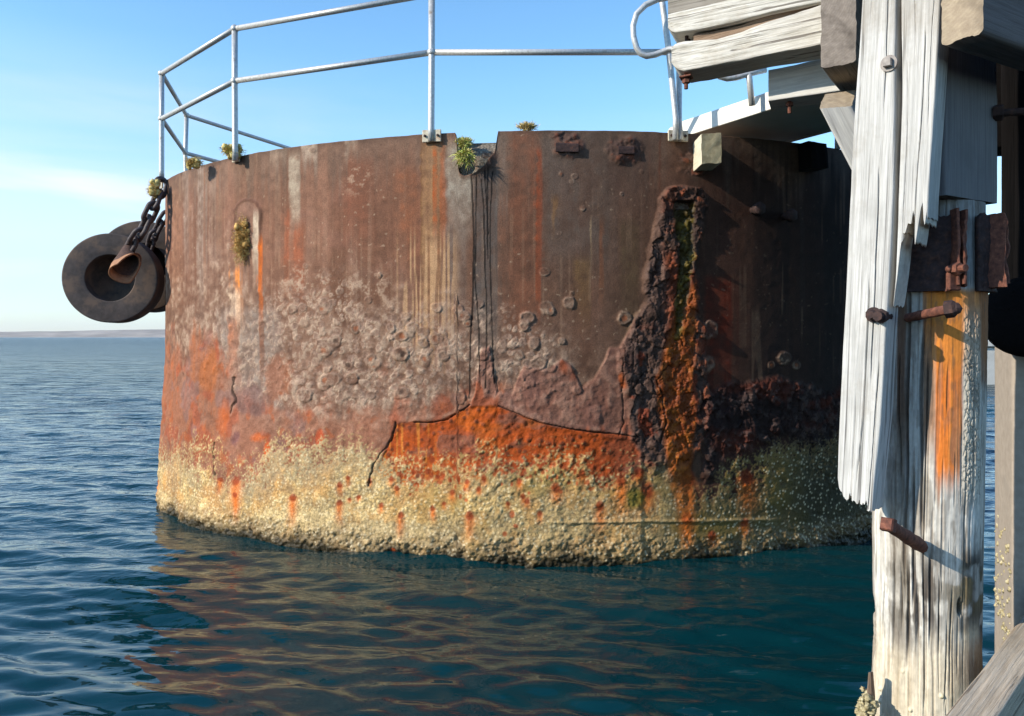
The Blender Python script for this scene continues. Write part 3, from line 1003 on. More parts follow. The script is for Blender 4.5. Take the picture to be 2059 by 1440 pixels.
    clump = ss(.36, .62, fbm(S / .16, Zg / .11, 104, 4))
    lay(bar, (204, 180, 132))
    lay(bar * ss(.40, .62, nh) * .8, (228, 200, 142))
    lay(bar * ss(.52, .70, gid) * .5, (230, 216, 178))
    lay(bar * ss(.5, .66, nm) * .35, (164, 138, 92))
    lay(bar * ss(.34, .66, g1) * .5, (116, 94, 64))
    lay(bar * (1 - ss(700, 1000, px)) * ss(60, 110, dy) * .45, (238, 222, 180))  # sunlight on the left foot put in as paler cream
    lay(bar * ss(.62, .8, gid2) * .45, (118, 106, 80))
    lay(bar * ss(.50, .62, fbm(S / .55, Zg / .22, 106, 5)) * .4, (156, 144, 120)); lay(bar * ss(.56, .64, fbm(S / .25, Zg / .12, 107, 5)) * .35, (122, 112, 92))
    lay(bar * ss(.48, .64, fbm(S / .4, Zg / .3, 108, 5)) * (1 - ss(40, 110, dy)) * .5, (190, 140, 92)); lay(bar * ss(.56, .66, fbm(S / .12, Zg / .16, 109, 4)) * .45, (198, 152, 92))
    pit = (1 - ss(.0, .10, g1b - g1)) * bar
    lay(pit * .45, (92, 76, 54))
    gr = bar * (1 - ss(0, 70, dy - 8)) * ss(430, 520, px) * (1 - ss(760, 830, px))
    lay(gr * .7, (160, 152, 134))
    lay(bar * (1 - ss(380, 450, px)) * (1 - ss(0, 60, dy)) * .7, (146, 140, 122))
    lay(bar * ss(.52, .70, nm) * .5 * ss(820, 900, px), (164, 142, 84))
    spk = (1 - ss(0.22, 0.45, g1)) * (gid > 0.74)
    lay(bar * spk * .5, (232, 222, 192))
    # right: wet, dark olive with white specks
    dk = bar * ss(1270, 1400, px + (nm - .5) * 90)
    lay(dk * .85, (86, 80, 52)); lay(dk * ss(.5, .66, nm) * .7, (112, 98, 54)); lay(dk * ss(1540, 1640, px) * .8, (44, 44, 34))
    lay(dk * spk * .8, (206, 198, 176))
    # splash line: darker, lumpier growth just above the water
    wl = Zg + (nm - .5) * .14 + (nf - .5) * .06
    low_ = 1 - ss(0.10, 0.26, wl)
    lay(bar * low_ * .55, (132, 116, 92)); lay(bar * (1 - ss(.06, .14, wl)) * .6, (84, 72, 54)); lay(bar * low_ * spk * .6, (206, 198, 176))
    wet = 1 - ss(0.02, 0.07, wl)
    lay(wet * .9, (34, 34, 24))
    H += barh * (0.008 + (nm - .5) * 0.006) + bar * (cells * 0.0032 * (0.4 + gid) * (.4 + clump) + np.clip(1 - g2 * 1.3, 0, 1) * 0.0022)
    H += bar * low_ * ((nm - 0.4) * 0.03 + (fbm(S / .035, Zg / .03, 103, 4) - .4) * 0.045)
    H += ss(1.6, 0.2, Zg) * (0.008 + 0.060 * (1 - ss(340, 700, px)))
    # seam ledge
    yl = 1048 - (px - 1200) * 0.012
    lm = np.exp(-((py - yl + (nf - .5) * 5) / 3.2) ** 2) * ss(1070, 1150, px) * (1 - ss(1540, 1570, px))
    H += lm * 0.012; lay(lm * .6, (170, 150, 112))
    # rust weeps in the barnacles
    weeps = [(592, 1000, 7, 22), (683, 975, 5, 9), (683, 1010, 6, 18), (722, 998, 5, 5), (703, 1003, 4, 4), (808, 1035, 6, 18), (872, 1022, 5, 12), (912, 988, 6, 10), (946, 1035, 8, 18), (485, 965, 9, 22),
             (484, 995, 5, 20), (452, 962, 4, 12), (332, 965, 3, 10), (940, 968, 5, 9), (965, 982, 5, 6), (975, 960, 6, 7), (1046, 966, 6, 8), (1052, 995, 5, 8), (1060, 1005, 6, 7), (1085, 1030, 5, 9),
             (1118, 978, 9, 14), (1170, 950, 6, 12), (1205, 1015, 8, 22), (1248, 965, 10, 26), (790, 962, 5, 7), (800, 980, 5, 8), (832, 950, 4, 5), (860, 948, 6, 8), (1380, 1040, 10, 26), (1380, 960, 14, 40),
             (1500, 960, 14, 30), (1495, 1050, 8, 12), (1430, 1075, 8, 9), (880, 958, 5, 5), (700, 960, 4, 8), (768, 1015, 5, 7), (745, 965, 4, 6), (895, 1010, 4, 6), (1020, 1010, 4, 6), (1300, 985, 14, 20), (1285, 950, 10, 10)]
    for (x, y, rx, ry) in weeps:
        rx, ry = rx * 1.35, ry * 1.35
        sl = cols(x - 40, x + 40)
        p_, q_ = px[:, sl] + (nm[:, sl] - .5) * 8, py[:, sl] + (nf[:, sl] - .5) * 8
        tail = np.exp(-((p_ - x) / (rx * 0.9)) ** 2) * ss(y - 4, y + 2, q_) * (1 - ss(y + ry * .6, y + ry * 2.4, q_))
        layc(tail * .75 * (0.6 + .8 * nf[:, sl]), (208, 110, 40), sl)
        d = np.hypot((p_ - x) / (rx * .9), (q_ - y) / (min(ry, rx * 1.2) * .9))
        layc((1 - ss(.5, 1.1, d)) * .85, (140, 58, 30), sl)
    rs = np.random.default_rng(9)
    for _ in range(130):
        x, y = rs.uniform(790, 1250), 0
        y = np.interp(x, [790, 1250], [940, 945]) + rs.exponential(26) - 20
        blob(x, y, rs.uniform(3, 6), rs.uniform(4, 8), (168, 78, 40), .8, .4, .2)
    blob(1275, 1000, 26, 24, (104, 106, 36), .8)

    # --- right: crusty overflow slot
    hl = np.interp(py, [372, 378, 400, 450, 520, 600, 650, 700, 760, 800, 860, 900, 960], [1372, 1340, 1320, 1312, 1300, 1290, 1268, 1250, 1240, 1252, 1262, 1275, 1310])
    hr = np.interp(py, [372, 378, 400, 430, 500, 640, 665, 720, 760, 800, 860, 900, 960], [1372, 1400, 1420, 1422, 1408, 1412, 1428, 1420, 1425, 1440, 1420, 1410, 1380])
    dd = np.minimum(px - hl, hr - px) + (nm - .5) * 22 + (nf - .5) * 8
    hump = ss(-3, 12, dd) * ss(370, 380, py) * (1 - ss(900, 985, py + (nm - .5) * 60))
    crust = (fbm(S / .1, Zg / .1, 111, 5) - .5)
    p1, p2, pid = worley(S / .075 + (nf - .5) * .9, Zg / .11 + (nm - .5) * 1.6, 113)
    q1, q2, qid = worley(S / .03 + (nf - .5) * .8, Zg / .045 + (nm - .5) * 1.2, 114)
    flake = (pid - .5) * .030 + (qid - .5) * .013 - (1 - ss(.0, .07, p2 - p1)) * .010
    lay(hump * .95, (92, 76, 76)); lay(hump * ss(.5, .64, nm) * .7, (66, 50, 50)); lay(hump * ss(.55, .68, nf) * .45, (128, 108, 106))
    H += hump * (0.030 + crust * 0.035 + flake + (nf - .5) * .012)
    lay(hump * (pid > .6) * .35, (110, 84, 76)); lay(hump * (1 - ss(.0, .06, p2 - p1)) * .5, (48, 36, 34))
    ctr = hump * (1 - ss(26, 62, np.abs(px - 1385) + (nm - .5) * 40))
    lay(ctr * ss(.42, .58, nh) * .85, (122, 62, 40)); lay(ctr * ss(.55, .68, nf) * .6, (166, 88, 52))
    lay(hump * ss(.56, .66, fbm(S / .1, Zg / .14, 112, 4)) * ss(640, 700, py) * .7, (150, 68, 40))
    # orange run below
    cw = np.interp(py, [560, 650, 760, 900, 1060], [16, 30, 36, 32, 14])
    cc = np.interp(py, [560, 650, 760, 900, 1060], [1385, 1372, 1352, 1362, 1378])
    om = ss(-4, 8, cw - np.abs(px - cc) + (nm - .5) * 22) * ss(540, 660, py) * (1 - ss(930, 1080, py))
    lay(om * .85, (164, 90, 34)); lay(om * ss(.52, .66, nm) * .65, (116, 58, 34)); lay(om * ss(.55, .7, nf) * .4, (176, 116, 50))
    # green weed in the slot
    gw = np.interp(py, [405, 420, 520, 600, 680, 740], [16, 17, 18, 13, 8, 2])
    gc = np.interp(py, [405, 420, 520, 600, 680, 740], [1373, 1374, 1378, 1368, 1360, 1358])
    gm = ss(-3, 5, gw - np.abs(px - gc) + (nm - .5) * 12 + (nf - .5) * 6) * ss(404, 410, py) * (1 - ss(640, 730, py))
    lay(gm * .9, (82, 76, 34)); lay(gm * ss(.5, .62, nf) * .7, (122, 112, 54)); lay(gm * ss(.52, .64, nm) * .8, (60, 48, 26))
    H += gm * (-0.02 + (nf - .5) * 0.04)
    rough = rough - 0.35 * np.clip(gm + om * .6 + hump * .25, 0, 1)
    hole = ss(1353, 1356, px) * (1 - ss(1388, 1392, px)) * ss(404, 406, py) * (1 - ss(417, 421, py))
    H -= hole * 0.16
    # dark rough crust further right
    ct = np.interp(px, [1400, 1440, 1500, 1560, 1620, 1680], [800, 775, 770, 765, 770, 790])
    cb = np.interp(px, [1400, 1440, 1500, 1560, 1680], [960, 940, 925, 890, 880])
    cr = ss(-8, 12, py - ct + (nm - .5) * 40) * (1 - ss(-30, 20, py - cb + (nm - .5) * 60)) * ss(1405, 1425, px)
    lay(cr * .9, (50, 38, 42)); lay(cr * ss(.5, .66, nm) * .7, (92, 46, 34)); lay(cr * ss(.58, .68, nf) * .5, (98, 86, 90))
    H += cr * (0.018 + crust * .035 + flake + (nf - .5) * .012)

    # --- left slot with moss: scar arch and weeps
    sl = cols(440, 560)
    p_, q_ = px[:, sl], py[:, sl]
    d = np.where(q_ < 425, np.hypot(p_ - 499, (q_ - 428) * .95), np.abs(p_ - 499)) + (nf[:, sl] - .5) * 6
    arch = np.exp(-((d - 25) / 2.6) ** 2) * (q_ > 395) * (1 - ss(440, 500, q_))
    H[:, sl] += arch * .012 + (1 - ss(22, 26, d)) * (1 - ss(470, 640, q_)) * .008
    layc((1 - ss(20, 27, d)) * (1 - ss(520, 640, q_)) * .45, (150, 122, 116), sl); layc(arch * .6, (96, 66, 58), sl)
    streak(508, 522, 430, 560, (206, 198, 192), .8, sx=4, rag=.5); streak(478, 492, 540, 640, (214, 138, 74), .85, sx=4, rag=.4)
    streak(472, 490, 585, 660, (220, 202, 190), .75, sx=4); streak(519, 531, 480, 640, (206, 112, 46), .9, sx=3, sb=40, rag=.3)
    streak(466, 480, 640, 760, (172, 104, 70), .6, sx=4); streak(520, 534, 640, 790, (124, 84, 68), .7, sx=3, rag=.3)

    # --- black drips and cracks
    drips = [[(948, 345), (953, 480), (951, 600), (946, 680), (944, 800)], [(958, 350), (957, 480), (955, 560), (962, 640), (966, 780)],
             [(968, 360), (973, 420), (975, 520), (979, 640), (977, 780)], [(981, 330), (980, 480), (981, 520)], [(990, 345), (986, 430), (986, 560), (990, 680), (994, 770)], [(974, 330), (982, 470)]]
    for k, pl in enumerate(drips):
        sl = cols(930, 1010)
        dd_ = poly_d(pl, sl, 1.2)
        layc((1 - ss(0.8, 2.0 if k else 2.8, dd_)) * .92, (18, 15, 15), sl)
    cracks = [([(743, 975), (750, 940), (765, 915), (787, 880), (795, 850)], 2.0), ([(835, 850), (860, 851), (900, 843), (945, 813)], 1.5), ([(1000, 815), (1040, 832), (1085, 850), (1130, 858), (1180, 868), (1240, 872), (1278, 878)], 2.0),
              ([(472, 760), (470, 785), (476, 805), (468, 830)], 3.0), ([(438, 890), (437, 910), (443, 955)], 1.6), ([(1298, 712), (1300, 740), (1268, 780)], 1.6), ([(1250, 720), (1252, 850), (1245, 875)], 1.3),
              ([(1342, 735), (1318, 765), (1330, 800), (1335, 850), (1325, 890)], 1.8)]
    for pl, w in cracks:
        xs = [p[0] for p in pl]
        sl = cols(min(xs) - 20, max(xs) + 20)
        dd_ = poly_d(pl, sl, 4.0)
        m = 1 - ss(w * .3, w * 1.1, dd_)
        layc(m * .8 * ss(.25, .45, nm[:, sl] * .5 + nf[:, sl] * .5), (34, 22, 18), sl)
        H[:, sl] -= m * .012
        H[:, sl] += (1 - ss(2, 9, np.abs(dd_ - 4))) * .004
    # rusty lumps under the top edge
    for (x, y, rx, ry) in ((1140, 300, 42, 34), (1262, 300, 42, 36), (1395, 320, 34, 22), (1395, 345, 40, 14), (1135, 275, 30, 12), (960, 320, 40, 26)):
        sl = cols(x - 2 * rx, x + 2 * rx)
        d = np.hypot((px[:, sl] - x) / rx, (py[:, sl] - y) / ry) + (nm[:, sl] - .5) * 1.0
        m = 1 - ss(.5, 1.0, d)
        layc(m * .75, (92, 74, 74), sl); layc(m * ss(.5, .64, nf[:, sl]) * .7, (128, 78, 62), sl)
        H[:, sl] += m * (.010 + np.clip(crust[:, sl], -.2, .5) * .06 + (nf[:, sl] - .5) * .02)
    # lips of the bite
    eb = np.interp(px, xb, yb)
    near = (np.gradient(eb, axis=1) != 0) | (eb > 0)
    lip = near * (1 - ss(0.0, 0.05, ztop[None, :] - Zg))
    lay(lip * .8, (104, 80, 72)); H += lip * .012 * nf
    # general micro relief and slight plate waviness
    H += (nb - .5) * .016 + (nf - .5) * .003
    rough = np.clip(rough - (1 - ss(.05, .35, Zg)) * .25 - dk * .2, .3, .95)

    dim = (0.76 - .14 * ss(1000, 1300, px))[..., None] * np.array([1.08, .93, .72])  # duller, warmer steel; shade of the curving wall put in to the right
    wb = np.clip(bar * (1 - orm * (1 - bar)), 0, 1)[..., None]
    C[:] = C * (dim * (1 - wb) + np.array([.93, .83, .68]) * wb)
    C2 = np.clip(C * (0.55 + 0.55 * nf[..., None] + .35 * nm[..., None]), 0.004, 0.92)
    rr = DR + H
    Xg = DC[0] + rr * np.sin(phi)[None, :]
    Yg = DC[1] - rr * np.cos(phi)[None, :]
    # the plate edge on the left ends in a slightly ragged vertical line
    V = [np.stack([Xg, Yg, Zg], -1).reshape(-1, 3)]
    cl = [C2.reshape(-1, 3)]
    rl = [rough.reshape(-1)]
    idx = np.arange(NZ * NF).reshape(NZ, NF)
    fs = [np.stack([idx[:-1, :-1], idx[:-1, 1:], idx[1:, 1:], idx[1:, :-1]], -1).reshape(-1, 4)]
    # top thickness (rim turned inward) and inner skin
    base = NZ * NF
    top = idx[-1]
    for k, (dr, dz) in enumerate(((-0.022, 0.0), (-0.022, -0.5))):
        V.append(np.stack([DC[0] + (DR + dr) * np.sin(phi), DC[1] - (DR + dr) * np.cos(phi), ztop + dz], -1))
        cl.append(np.tile(lin((92, 66, 56)), (NF, 1))); rl.append(np.full(NF, .85))
        cur = np.arange(NF) + base
        fs.append(np.stack([top[:-1], top[1:], cur[1:], cur[:-1]], -1))
        top = cur; base += NF
    # remaining wall: the flat berth side on the left and the unseen back
    A = (X0[0], Y0[0])
    ring = [A, (A[0] + 0.10, A[1] + 0.30), (-3.30, 9.2), (-3.05, 10.6), (-2.95, 12.2), (-2.2, 13.9), (-0.9, 15.2), (0.8, 15.6), (2.6, 15.1), (4.0, 13.9), (4.9, 12.2), (5.05, 10.4), (X0[-1], Y0[-1])]
    rb0 = base
    for k, (x, y) in enumerate(ring):
        for zz in (-0.7, ZT):
            V.append(np.array([[x, y, zz]])); cl.append(lin((92, 68, 60))[None]); rl.append(np.array([.8])); base += 1
    fs.append(np.array([[rb0 + 2 * k + 2, rb0 + 2 * k, rb0 + 2 * k + 1, rb0 + 2 * k + 3] for k in range(len(ring) - 1)]))
    mt = attr_mat('rusted_steel', 110, .42, .5, .006, spec=.18)
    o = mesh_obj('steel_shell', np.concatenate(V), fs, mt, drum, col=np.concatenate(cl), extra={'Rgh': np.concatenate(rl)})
    # concrete filling, seen where the plate is bitten out; its top is rough
    nf2, nz2 = 320, 40
    ph = np.linspace(R(-50), R(58), nf2)
    zz = np.linspace(2.2, 3.205, nz2)
    S2, Z2 = np.meshgrid(ph * DR, zz)
    hh = (fbm(S2 / .05, Z2 / .05, 140, 4) - .5) * .05
    rad = DR - .055 + hh - ss(3.10, 3.205, Z2) * .10
    Vc = [np.stack([DC[0] + rad * np.sin(ph)[None], DC[1] - rad * np.cos(ph)[None], Z2 + hh * .5], -1).reshape(-1, 3)]
    ic = np.arange(nz2 * nf2).reshape(nz2, nf2)
    fc = [np.stack([ic[:-1, :-1], ic[:-1, 1:], ic[1:, 1:], ic[1:, :-1]], -1).reshape(-1, 4)]
    mesh_obj('concrete_filling', np.concatenate(Vc), fc, M_conc, drum)
    # deck slab on top (overhangs the berth side)
    out = [(DC[0] + (DR - .17) * math.sin(a), DC[1] - (DR - .17) * math.cos(a)) for a in np.linspace(R(-50), R(60), 40)]
    out += [(4.75, 10.4), (4.6, 12.2), (3.8, 13.8), (2.5, 14.9), (.8, 15.4), (-.9, 15.0), (-2.2, 13.8), (-3.0, 12.4), (-3.5, 11.2), (-3.95, 9.5), (-3.62, 8.4)]
    n = len(out)
    V3 = [(x, y, 3.09) for x, y in out] + [(x, y, 3.215) for x, y in out]
    F3 = [list(range(n))[::-1], [n + k for k in range(n)]] + [[k, (k + 1) % n, n + (k + 1) % n, n + k] for k in range(n)]
    mesh_obj('deck_slab', np.array(V3), F3, M_conc, drum, smooth=False)


build_drum()


def on_drum_axes(p):
    n = drum_normal(p)
    return n, Vector((0, 0, 1)).cross(n).normalized() * 1.0


# small fittings welded to the drum
for (x, y, w, h) in ((1140, 299, .17, .07), (1258, 303, .12, .06)):
    p = drum_point(x, y)
    n, tgt = on_drum_axes(p)
    b = MB()
    lc = p + n * .012
    lf = [[lc - tgt * w / 2 + Vector((0, 0, h / 2)), lc - tgt * w / 2 - Vector((0, 0, h / 2)), lc - tgt * w / 2 - Vector((0, 0, h / 2)) + n * .016, lc - tgt * w / 2 + Vector((0, 0, h / 2)) + n * .016]]
    lf.append([q + tgt * w for q in lf[0]])
    loft('lug', lf, [M_rustd, M_rustd], drum, 26, 8, 8, .010, .004, int(x), bev=.008)
for (x, y) in ((1513, 423), (1576, 436)):
    p = drum_point(x, y)
    n, _ = on_drum_axes(p)
    b = MB()
    b.add(*tube_data([p, p + n * .09], .03, 10)); b.add(*prism_data(p + n * .06, n, .052, .05))
    b.build('bolt_stub', M_rustd, drum)
# worn stub of a timber on the dark side
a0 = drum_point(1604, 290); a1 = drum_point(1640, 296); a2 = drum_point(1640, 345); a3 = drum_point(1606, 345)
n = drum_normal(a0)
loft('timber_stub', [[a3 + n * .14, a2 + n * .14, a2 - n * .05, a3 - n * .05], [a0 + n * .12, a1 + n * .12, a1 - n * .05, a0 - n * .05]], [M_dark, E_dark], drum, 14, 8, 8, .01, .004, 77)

# pale timber block bolted to the rim
wb = [[P(1411, 330, 5.84), P(1451, 328, 5.88), P(1450, 267, 5.88), P(1410, 268, 5.84)]]
dv = Vector((0.0, .32, 0))
wb.append([p + dv for p in wb[0]])
o = loft('timber_block', wb, [M_block, E_block], None, 18, 10, 12, .006, .003, 5, capn=.004)
tag(o, 'short pale sawn timber block sticking out of the rusty rim below the gangway', 'timber block')

# ------------------------------------------------------------------ guard rail of the drum
def build_rail():
    root = thing('guard_rail', 'galvanised pipe guard rail running round the top edge of the rusty cylinder', 'guard rail', (-.6, 6.1, 3.2))
    r = .0235
    top = [Vector((-1.95, 13.6, 4.33)), P(375, 232, 9.43), P(325, 148, 7.94), P(472, 58, 6.78), P(868, -12, 6.1)]
    mid = [Vector((-1.95, 13.6, 3.88)), P(373, 308, 9.43), P(325, 239, 7.94), P(472, 163, 6.78), P(868, 105.5, 6.1), P(1345, 105, 6.08)]
    foot = [Vector((-1.95, 13.6, 3.2)), Vector((-3.86, 9.43, 3.2)), P(325, 356, 7.90), P(473, 316, 6.76), P(867, 276, 6.08)]
    for name, pts in (('top_rail', top), ('mid_rail', mid)):
        for a, b in zip(pts[:-1], pts[1:]):
            bb = MB(); bb.add(*tube_data([a, b], r, 14)); bb.build(name, M_galv, root)
    # one more bay to the right of the frame top
    bb = MB(); bb.add(*tube_data([top[-1], P(1345, -20, 6.08)], r, 14)); bb.build('top_rail', M_galv, root)
    posts = list(zip(foot, mid, top))
    for k, (f, m, t) in enumerate(posts):
        bb = MB(); bb.add(*tube_data([f + Vector((0, 0, -.03)), f + (m - f) * .1, m, t], r * 1.08, 14)); p = bb.build('post', M_galv, root)
        for j in (m, t):
            bb = MB(); bb.add(*sphere_data(j, r * 1.5, 14, 10)); bb.build('ball_joint', M_galv, p)
    # base plates bolted to the face of the drum
    plates = [(330, 366, .07, .14), (479, 312, .10, .13), (870, 275, .15, .095), (1361, 275, .16, .085)]
    for (x, y, w, h) in plates:
        p = drum_point(x, y)
        n, tg = on_drum_axes(p)
        bb = MB()
        bb.add(*box_data(p + n * .022, tg * w / 2, n * .008, Vector((0, 0, h / 2)), .004))
        o = bb.build('base_plate', M_plate, root, smooth=False)
        for s in (-1, 1):
            bb = MB(); bb.add(*prism_data(p + n * .030 + tg * s * w * .34, n, .011, .012)); bb.build('bolt', M_rustd, o)
    # the two stanchions that share the last plate
    b4 = P(1361, 276, 6.02)
    bb = MB(); bb.add(*tube_data([b4 + Vector((-.012, 0, -.02)), P(1359, 240, 6.05), P(1345, 103, 6.06), P(1331, 0, 6.06), P(1322, -60, 6.06)], r, 14)); bb.build('post', M_galv, root)
    bb = MB(); bb.add(*tube_data([b4 + Vector((.03, .01, -.02)), P(1365, 240, 6.09), P(1366, 100, 6.12), P(1366, -40, 6.12)], r, 14)); bb.build('post', M_galv, root)
    bb = MB(); bb.add(*sphere_data(P(1345, 103, 6.06), r * 1.5, 14, 10)); bb.build('ball_joint', M_galv, root)
    return root


build_rail()

# ------------------------------------------------------------------ gangway
def build_gangway():
    G0 = Vector((1.385, 6.55, 0)); g = Vector((.5, -.866, 0)).normalized(); w = Vector((.866, .5, 0))
    root = thing('gangway', 'cream painted gangway plate bridging from the rusty cylinder to the timber jetty', 'gangway', (1.9, 6.0, 3.4))
    Ln, W, zb, th = 2.6, .92, 3.345, .022
    c = G0 + g * Ln / 2 + w * W / 2 + Vector((0, 0, zb + th / 2 + .01))
    b = MB(); b.add(*box_data(c, g * Ln / 2, w * (W / 2 - .01), Vector((0, 0, th / 2)), .003)); b.build('deck_plate', M_under, root, False)
    for s, off in ((0, 0.012), (1, W - .012)):
        c = G0 + g * Ln / 2 + w * off + Vector((0, 0, zb + .062))
        b = MB(); b.add(*box_data(c, g * (Ln / 2 + .02), w * .010, Vector((0, 0, .066)), .004)); b.build('edge_beam', M_paint, root, False)
    # rounded roll at the drum end
    a = G0 + Vector((-.05, .03, zb + .03))
    b = MB(); b.add(*tube_data([a - w * .02, a + w * W], .06, 16)); b.build('end_roller', M_paint, root)
    # handrail loops and stanchions
    r = .0225
    def loop(name, pts):
        b = MB(); b.add(*tube_data(pts, r, 14)); b.build(name, M_galv, root)
    Yl = 5.95
    px = [(1420, -6), (1350, -6), (1322, -1), (1298, 10), (1280, 28), (1273, 52), (1274, 74), (1280, 96), (1288, 108), (1300, 113), (1318, 110), (1345, 99), (1400, 96)]
    loop('handrail', [P(x, y, Yl - (max(0, x - 1345)) * .004) for x, y in px])
    px = [(1438, 148), (1448, 154), (1462, 158), (1480, 156), (1506, 148), (1540, 140)]
    loop('handrail', [P(x, y, 5.75) for x, y in px])
    loop('stanchion', [P(1504, 140, 5.75), P(1507, 160, 5.75), P(1512, 212, 5.75)])
    loop('stanchion', [P(1684, 240, 6.6), P(1684, 300, 6.6)])


build_gangway()

# ------------------------------------------------------------------ fenders and chains on the berth side
AX = Vector((-.19, .982, 0))
def fender(name, px, py, Y, rpx, L, label, hole=.5):
    # hollow drum of rubber, closed by a web at its far end
    c = P(px, py, Y)
    r = rpx / F * Y
    ri = r * hole
    e = .014
    prof = []
    for k in range(7):
        a = k / 6 * math.pi / 2
        prof.append((r - e + e * math.sin(a), e - e * math.cos(a)))
    for k in range(7):
        a = k / 6 * math.pi / 2
        prof.append((r - e + e * math.cos(a), L - e + e * math.sin(a)))
    prof += [(.012, L), (.012, L - .05), (ri, L - .05)]
    for k in range(5):
        a = k / 4 * math.pi / 2
        prof.append((ri + e * .6 - e * .6 * math.cos(a), e * .6 - e * .6 * math.sin(a)))
    b = MB(); b.add(*lathe_data(prof[::-1], c, AX, 96))
    o = b.build(name, M_rubber, None)
    return tag(o, label, 'fender', 'rubber fenders')


fender('rubber_fender', 221, 559, 8.0, 90, .32, 'front black rubber ring fender with a wide round hole, hung by the chain', .52)
fender('rubber_fender', 287, 535, 8.62, 91, .5, 'rear black rubber ring fender, half hidden behind the rusty cylinder', .5)

# rusty bell-shaped pipe hung in the mouth of the front fender
ap, rim = P(259, 496, 7.93), P(249, 550, 7.70)
ax = (rim - ap)
Lb = ax.length
root = thing('hanging_bell_pipe', 'tapered rusty pipe hanging from the chain in front of the front fender hole', 'pipe', ap)
rdir = Vector((.80, .30, .52)).normalized(); axn = ax.normalized()
def skew(data):
    V, Fc = data
    out = []
    for p in V:
        h = (p - ap).dot(axn)
        d_ = (p - ap) - axn * h
        q = max(0.0, d_.dot(rdir)) / .13
        out.append(p - axn * h * min(.62, .62 * q) * (h / Lb))
    return out, Fc
b = MB(); b.add(*skew(lathe_data([(.030, 0), (.050, .02), (.078, Lb * .35), (.112, Lb * .66), (.133, Lb), (.124, Lb), (.104, Lb * .66), (.070, Lb * .36), (.04, .03)], ap, ax, 40)))
b.build('outer_wall', M_bell, root)
b = MB(); b.add(*skew(lathe_data([(.124, Lb * .78), (.1345, Lb * .99), (.136, Lb * 1.015), (.122, Lb * 1.01), (.110, Lb * .78)], ap, ax, 40)))
b.build('rim_band', M_bell_sun, root)


def link_data(c, d, side, ln, wd, r):
    """one stadium shaped chain link"""
    d = d.normalized(); side = (side - d * side.dot(d)).normalized()
    pts = []
    hs = ln / 2 - wd / 2
    for k in range(24):
        a = 2 * math.pi * k / 24
        pts.append(c + d * (math.sin(a) * wd / 2 + (hs if math.sin(a) >= 0 else -hs)) + side * math.cos(a) * wd / 2)
    return tube_data(pts, r, 8, closed=True)


def chain(name, pts, nlink, ln, wd, r, label):
    pts = [Vector(p) for p in pts]
    seg = [0]
    for a, b in zip(pts[:-1], pts[1:]):
        seg.append(seg[-1] + (b - a).length)
    def at(s):
        for k in range(len(pts) - 1):
            if s <= seg[k + 1] or k == len(pts) - 2:
                t = (s - seg[k]) / (seg[k + 1] - seg[k])
                return pts[k].lerp(pts[k + 1], t), (pts[k + 1] - pts[k]).normalized()
    root = thing(name, label, 'chain', pts[0])
    for k in range(nlink):
        c, d = at(seg[-1] * (k + .5) / nlink)
        s0 = Vector((.8, -.6, 0)) if k % 2 else Vector((.5, .85, .2))
        b = MB(); b.add(*link_data(c, d, s0, ln, wd, r)); b.build('link', M_chain, root)
    return root


chain('anchor_chain', [P(326, 366, 7.84), P(312, 408, 7.74), P(290, 455, 7.74), P(276, 474, 7.78), P(258, 503, 7.88)], 6, .205, .115, .023, 'heavy iron chain of big links hanging from the cylinder corner to the front fender')
chain('anchor_chain', [P(335, 430, 8.45), P(322, 450, 8.45), P(308, 475, 8.5), P(300, 500, 8.6)], 4, .17, .095, .02, 'shorter chain over the rear fender, mostly hidden by the edge of the cylinder')


# ------------------------------------------------------------------ moss and grass
def tuft(name, label, c, ext, n, blade, mats, droop=-.4, seed=1, core=True, up=(0, -.4, .6)):
    rd = np.random.default_rng(seed)
    c = Vector(c)
    b = MB()
    if core:
        for k in range(16):
            q = Vector((rd.uniform(-.62, .62) * ext[0], rd.uniform(-.5, .5) * ext[1], rd.uniform(-.78, .78) * ext[2]))
            b.add(*sphere_data(c + q, min(ext) * rd.uniform(.4, .6), 11, 8, noise=.3, seed=seed * 20 + k), 0)
    for k in range(n):
        d = Vector(rd.normal(0, 1, 3)).normalized()
        base = c + Vector((d.x * ext[0], d.y * ext[1], d.z * ext[2])) * rd.uniform(.5, 1.0) * (.8 + .5 * math.sin(d.x * 5 + d.z * 9 + seed) * math.sin(d.y * 4 - d.z * 6))
        dr = (d * .55 + Vector(up) + Vector(rd.normal(0, .7, 3))).normalized()
        ln = blade * (.4 + min(rd.exponential(.4), 1.0) if rd.random() < .94 else rd.uniform(1.2, 1.6))
        sd = dr.cross(Vector(rd.normal(0, 1, 3))).normalized() * max(ln * rd.uniform(.035, .07), .0011)
        p1 = base + dr * ln * .5 + Vector((0, 0, droop * ln * .12))
        p2 = base + dr * ln + Vector((0, 0, droop * ln * .5))
        b.add([base - sd, base + sd, p1 + sd * .8, p1 - sd * .8, p2], [[0, 1, 2, 3], [3, 2, 4]], int(rd.integers(0, len(mats))))
    o = b.build(name, mats, None, True)
    return tag(o, label, 'moss' if 'moss' in name else 'grass')


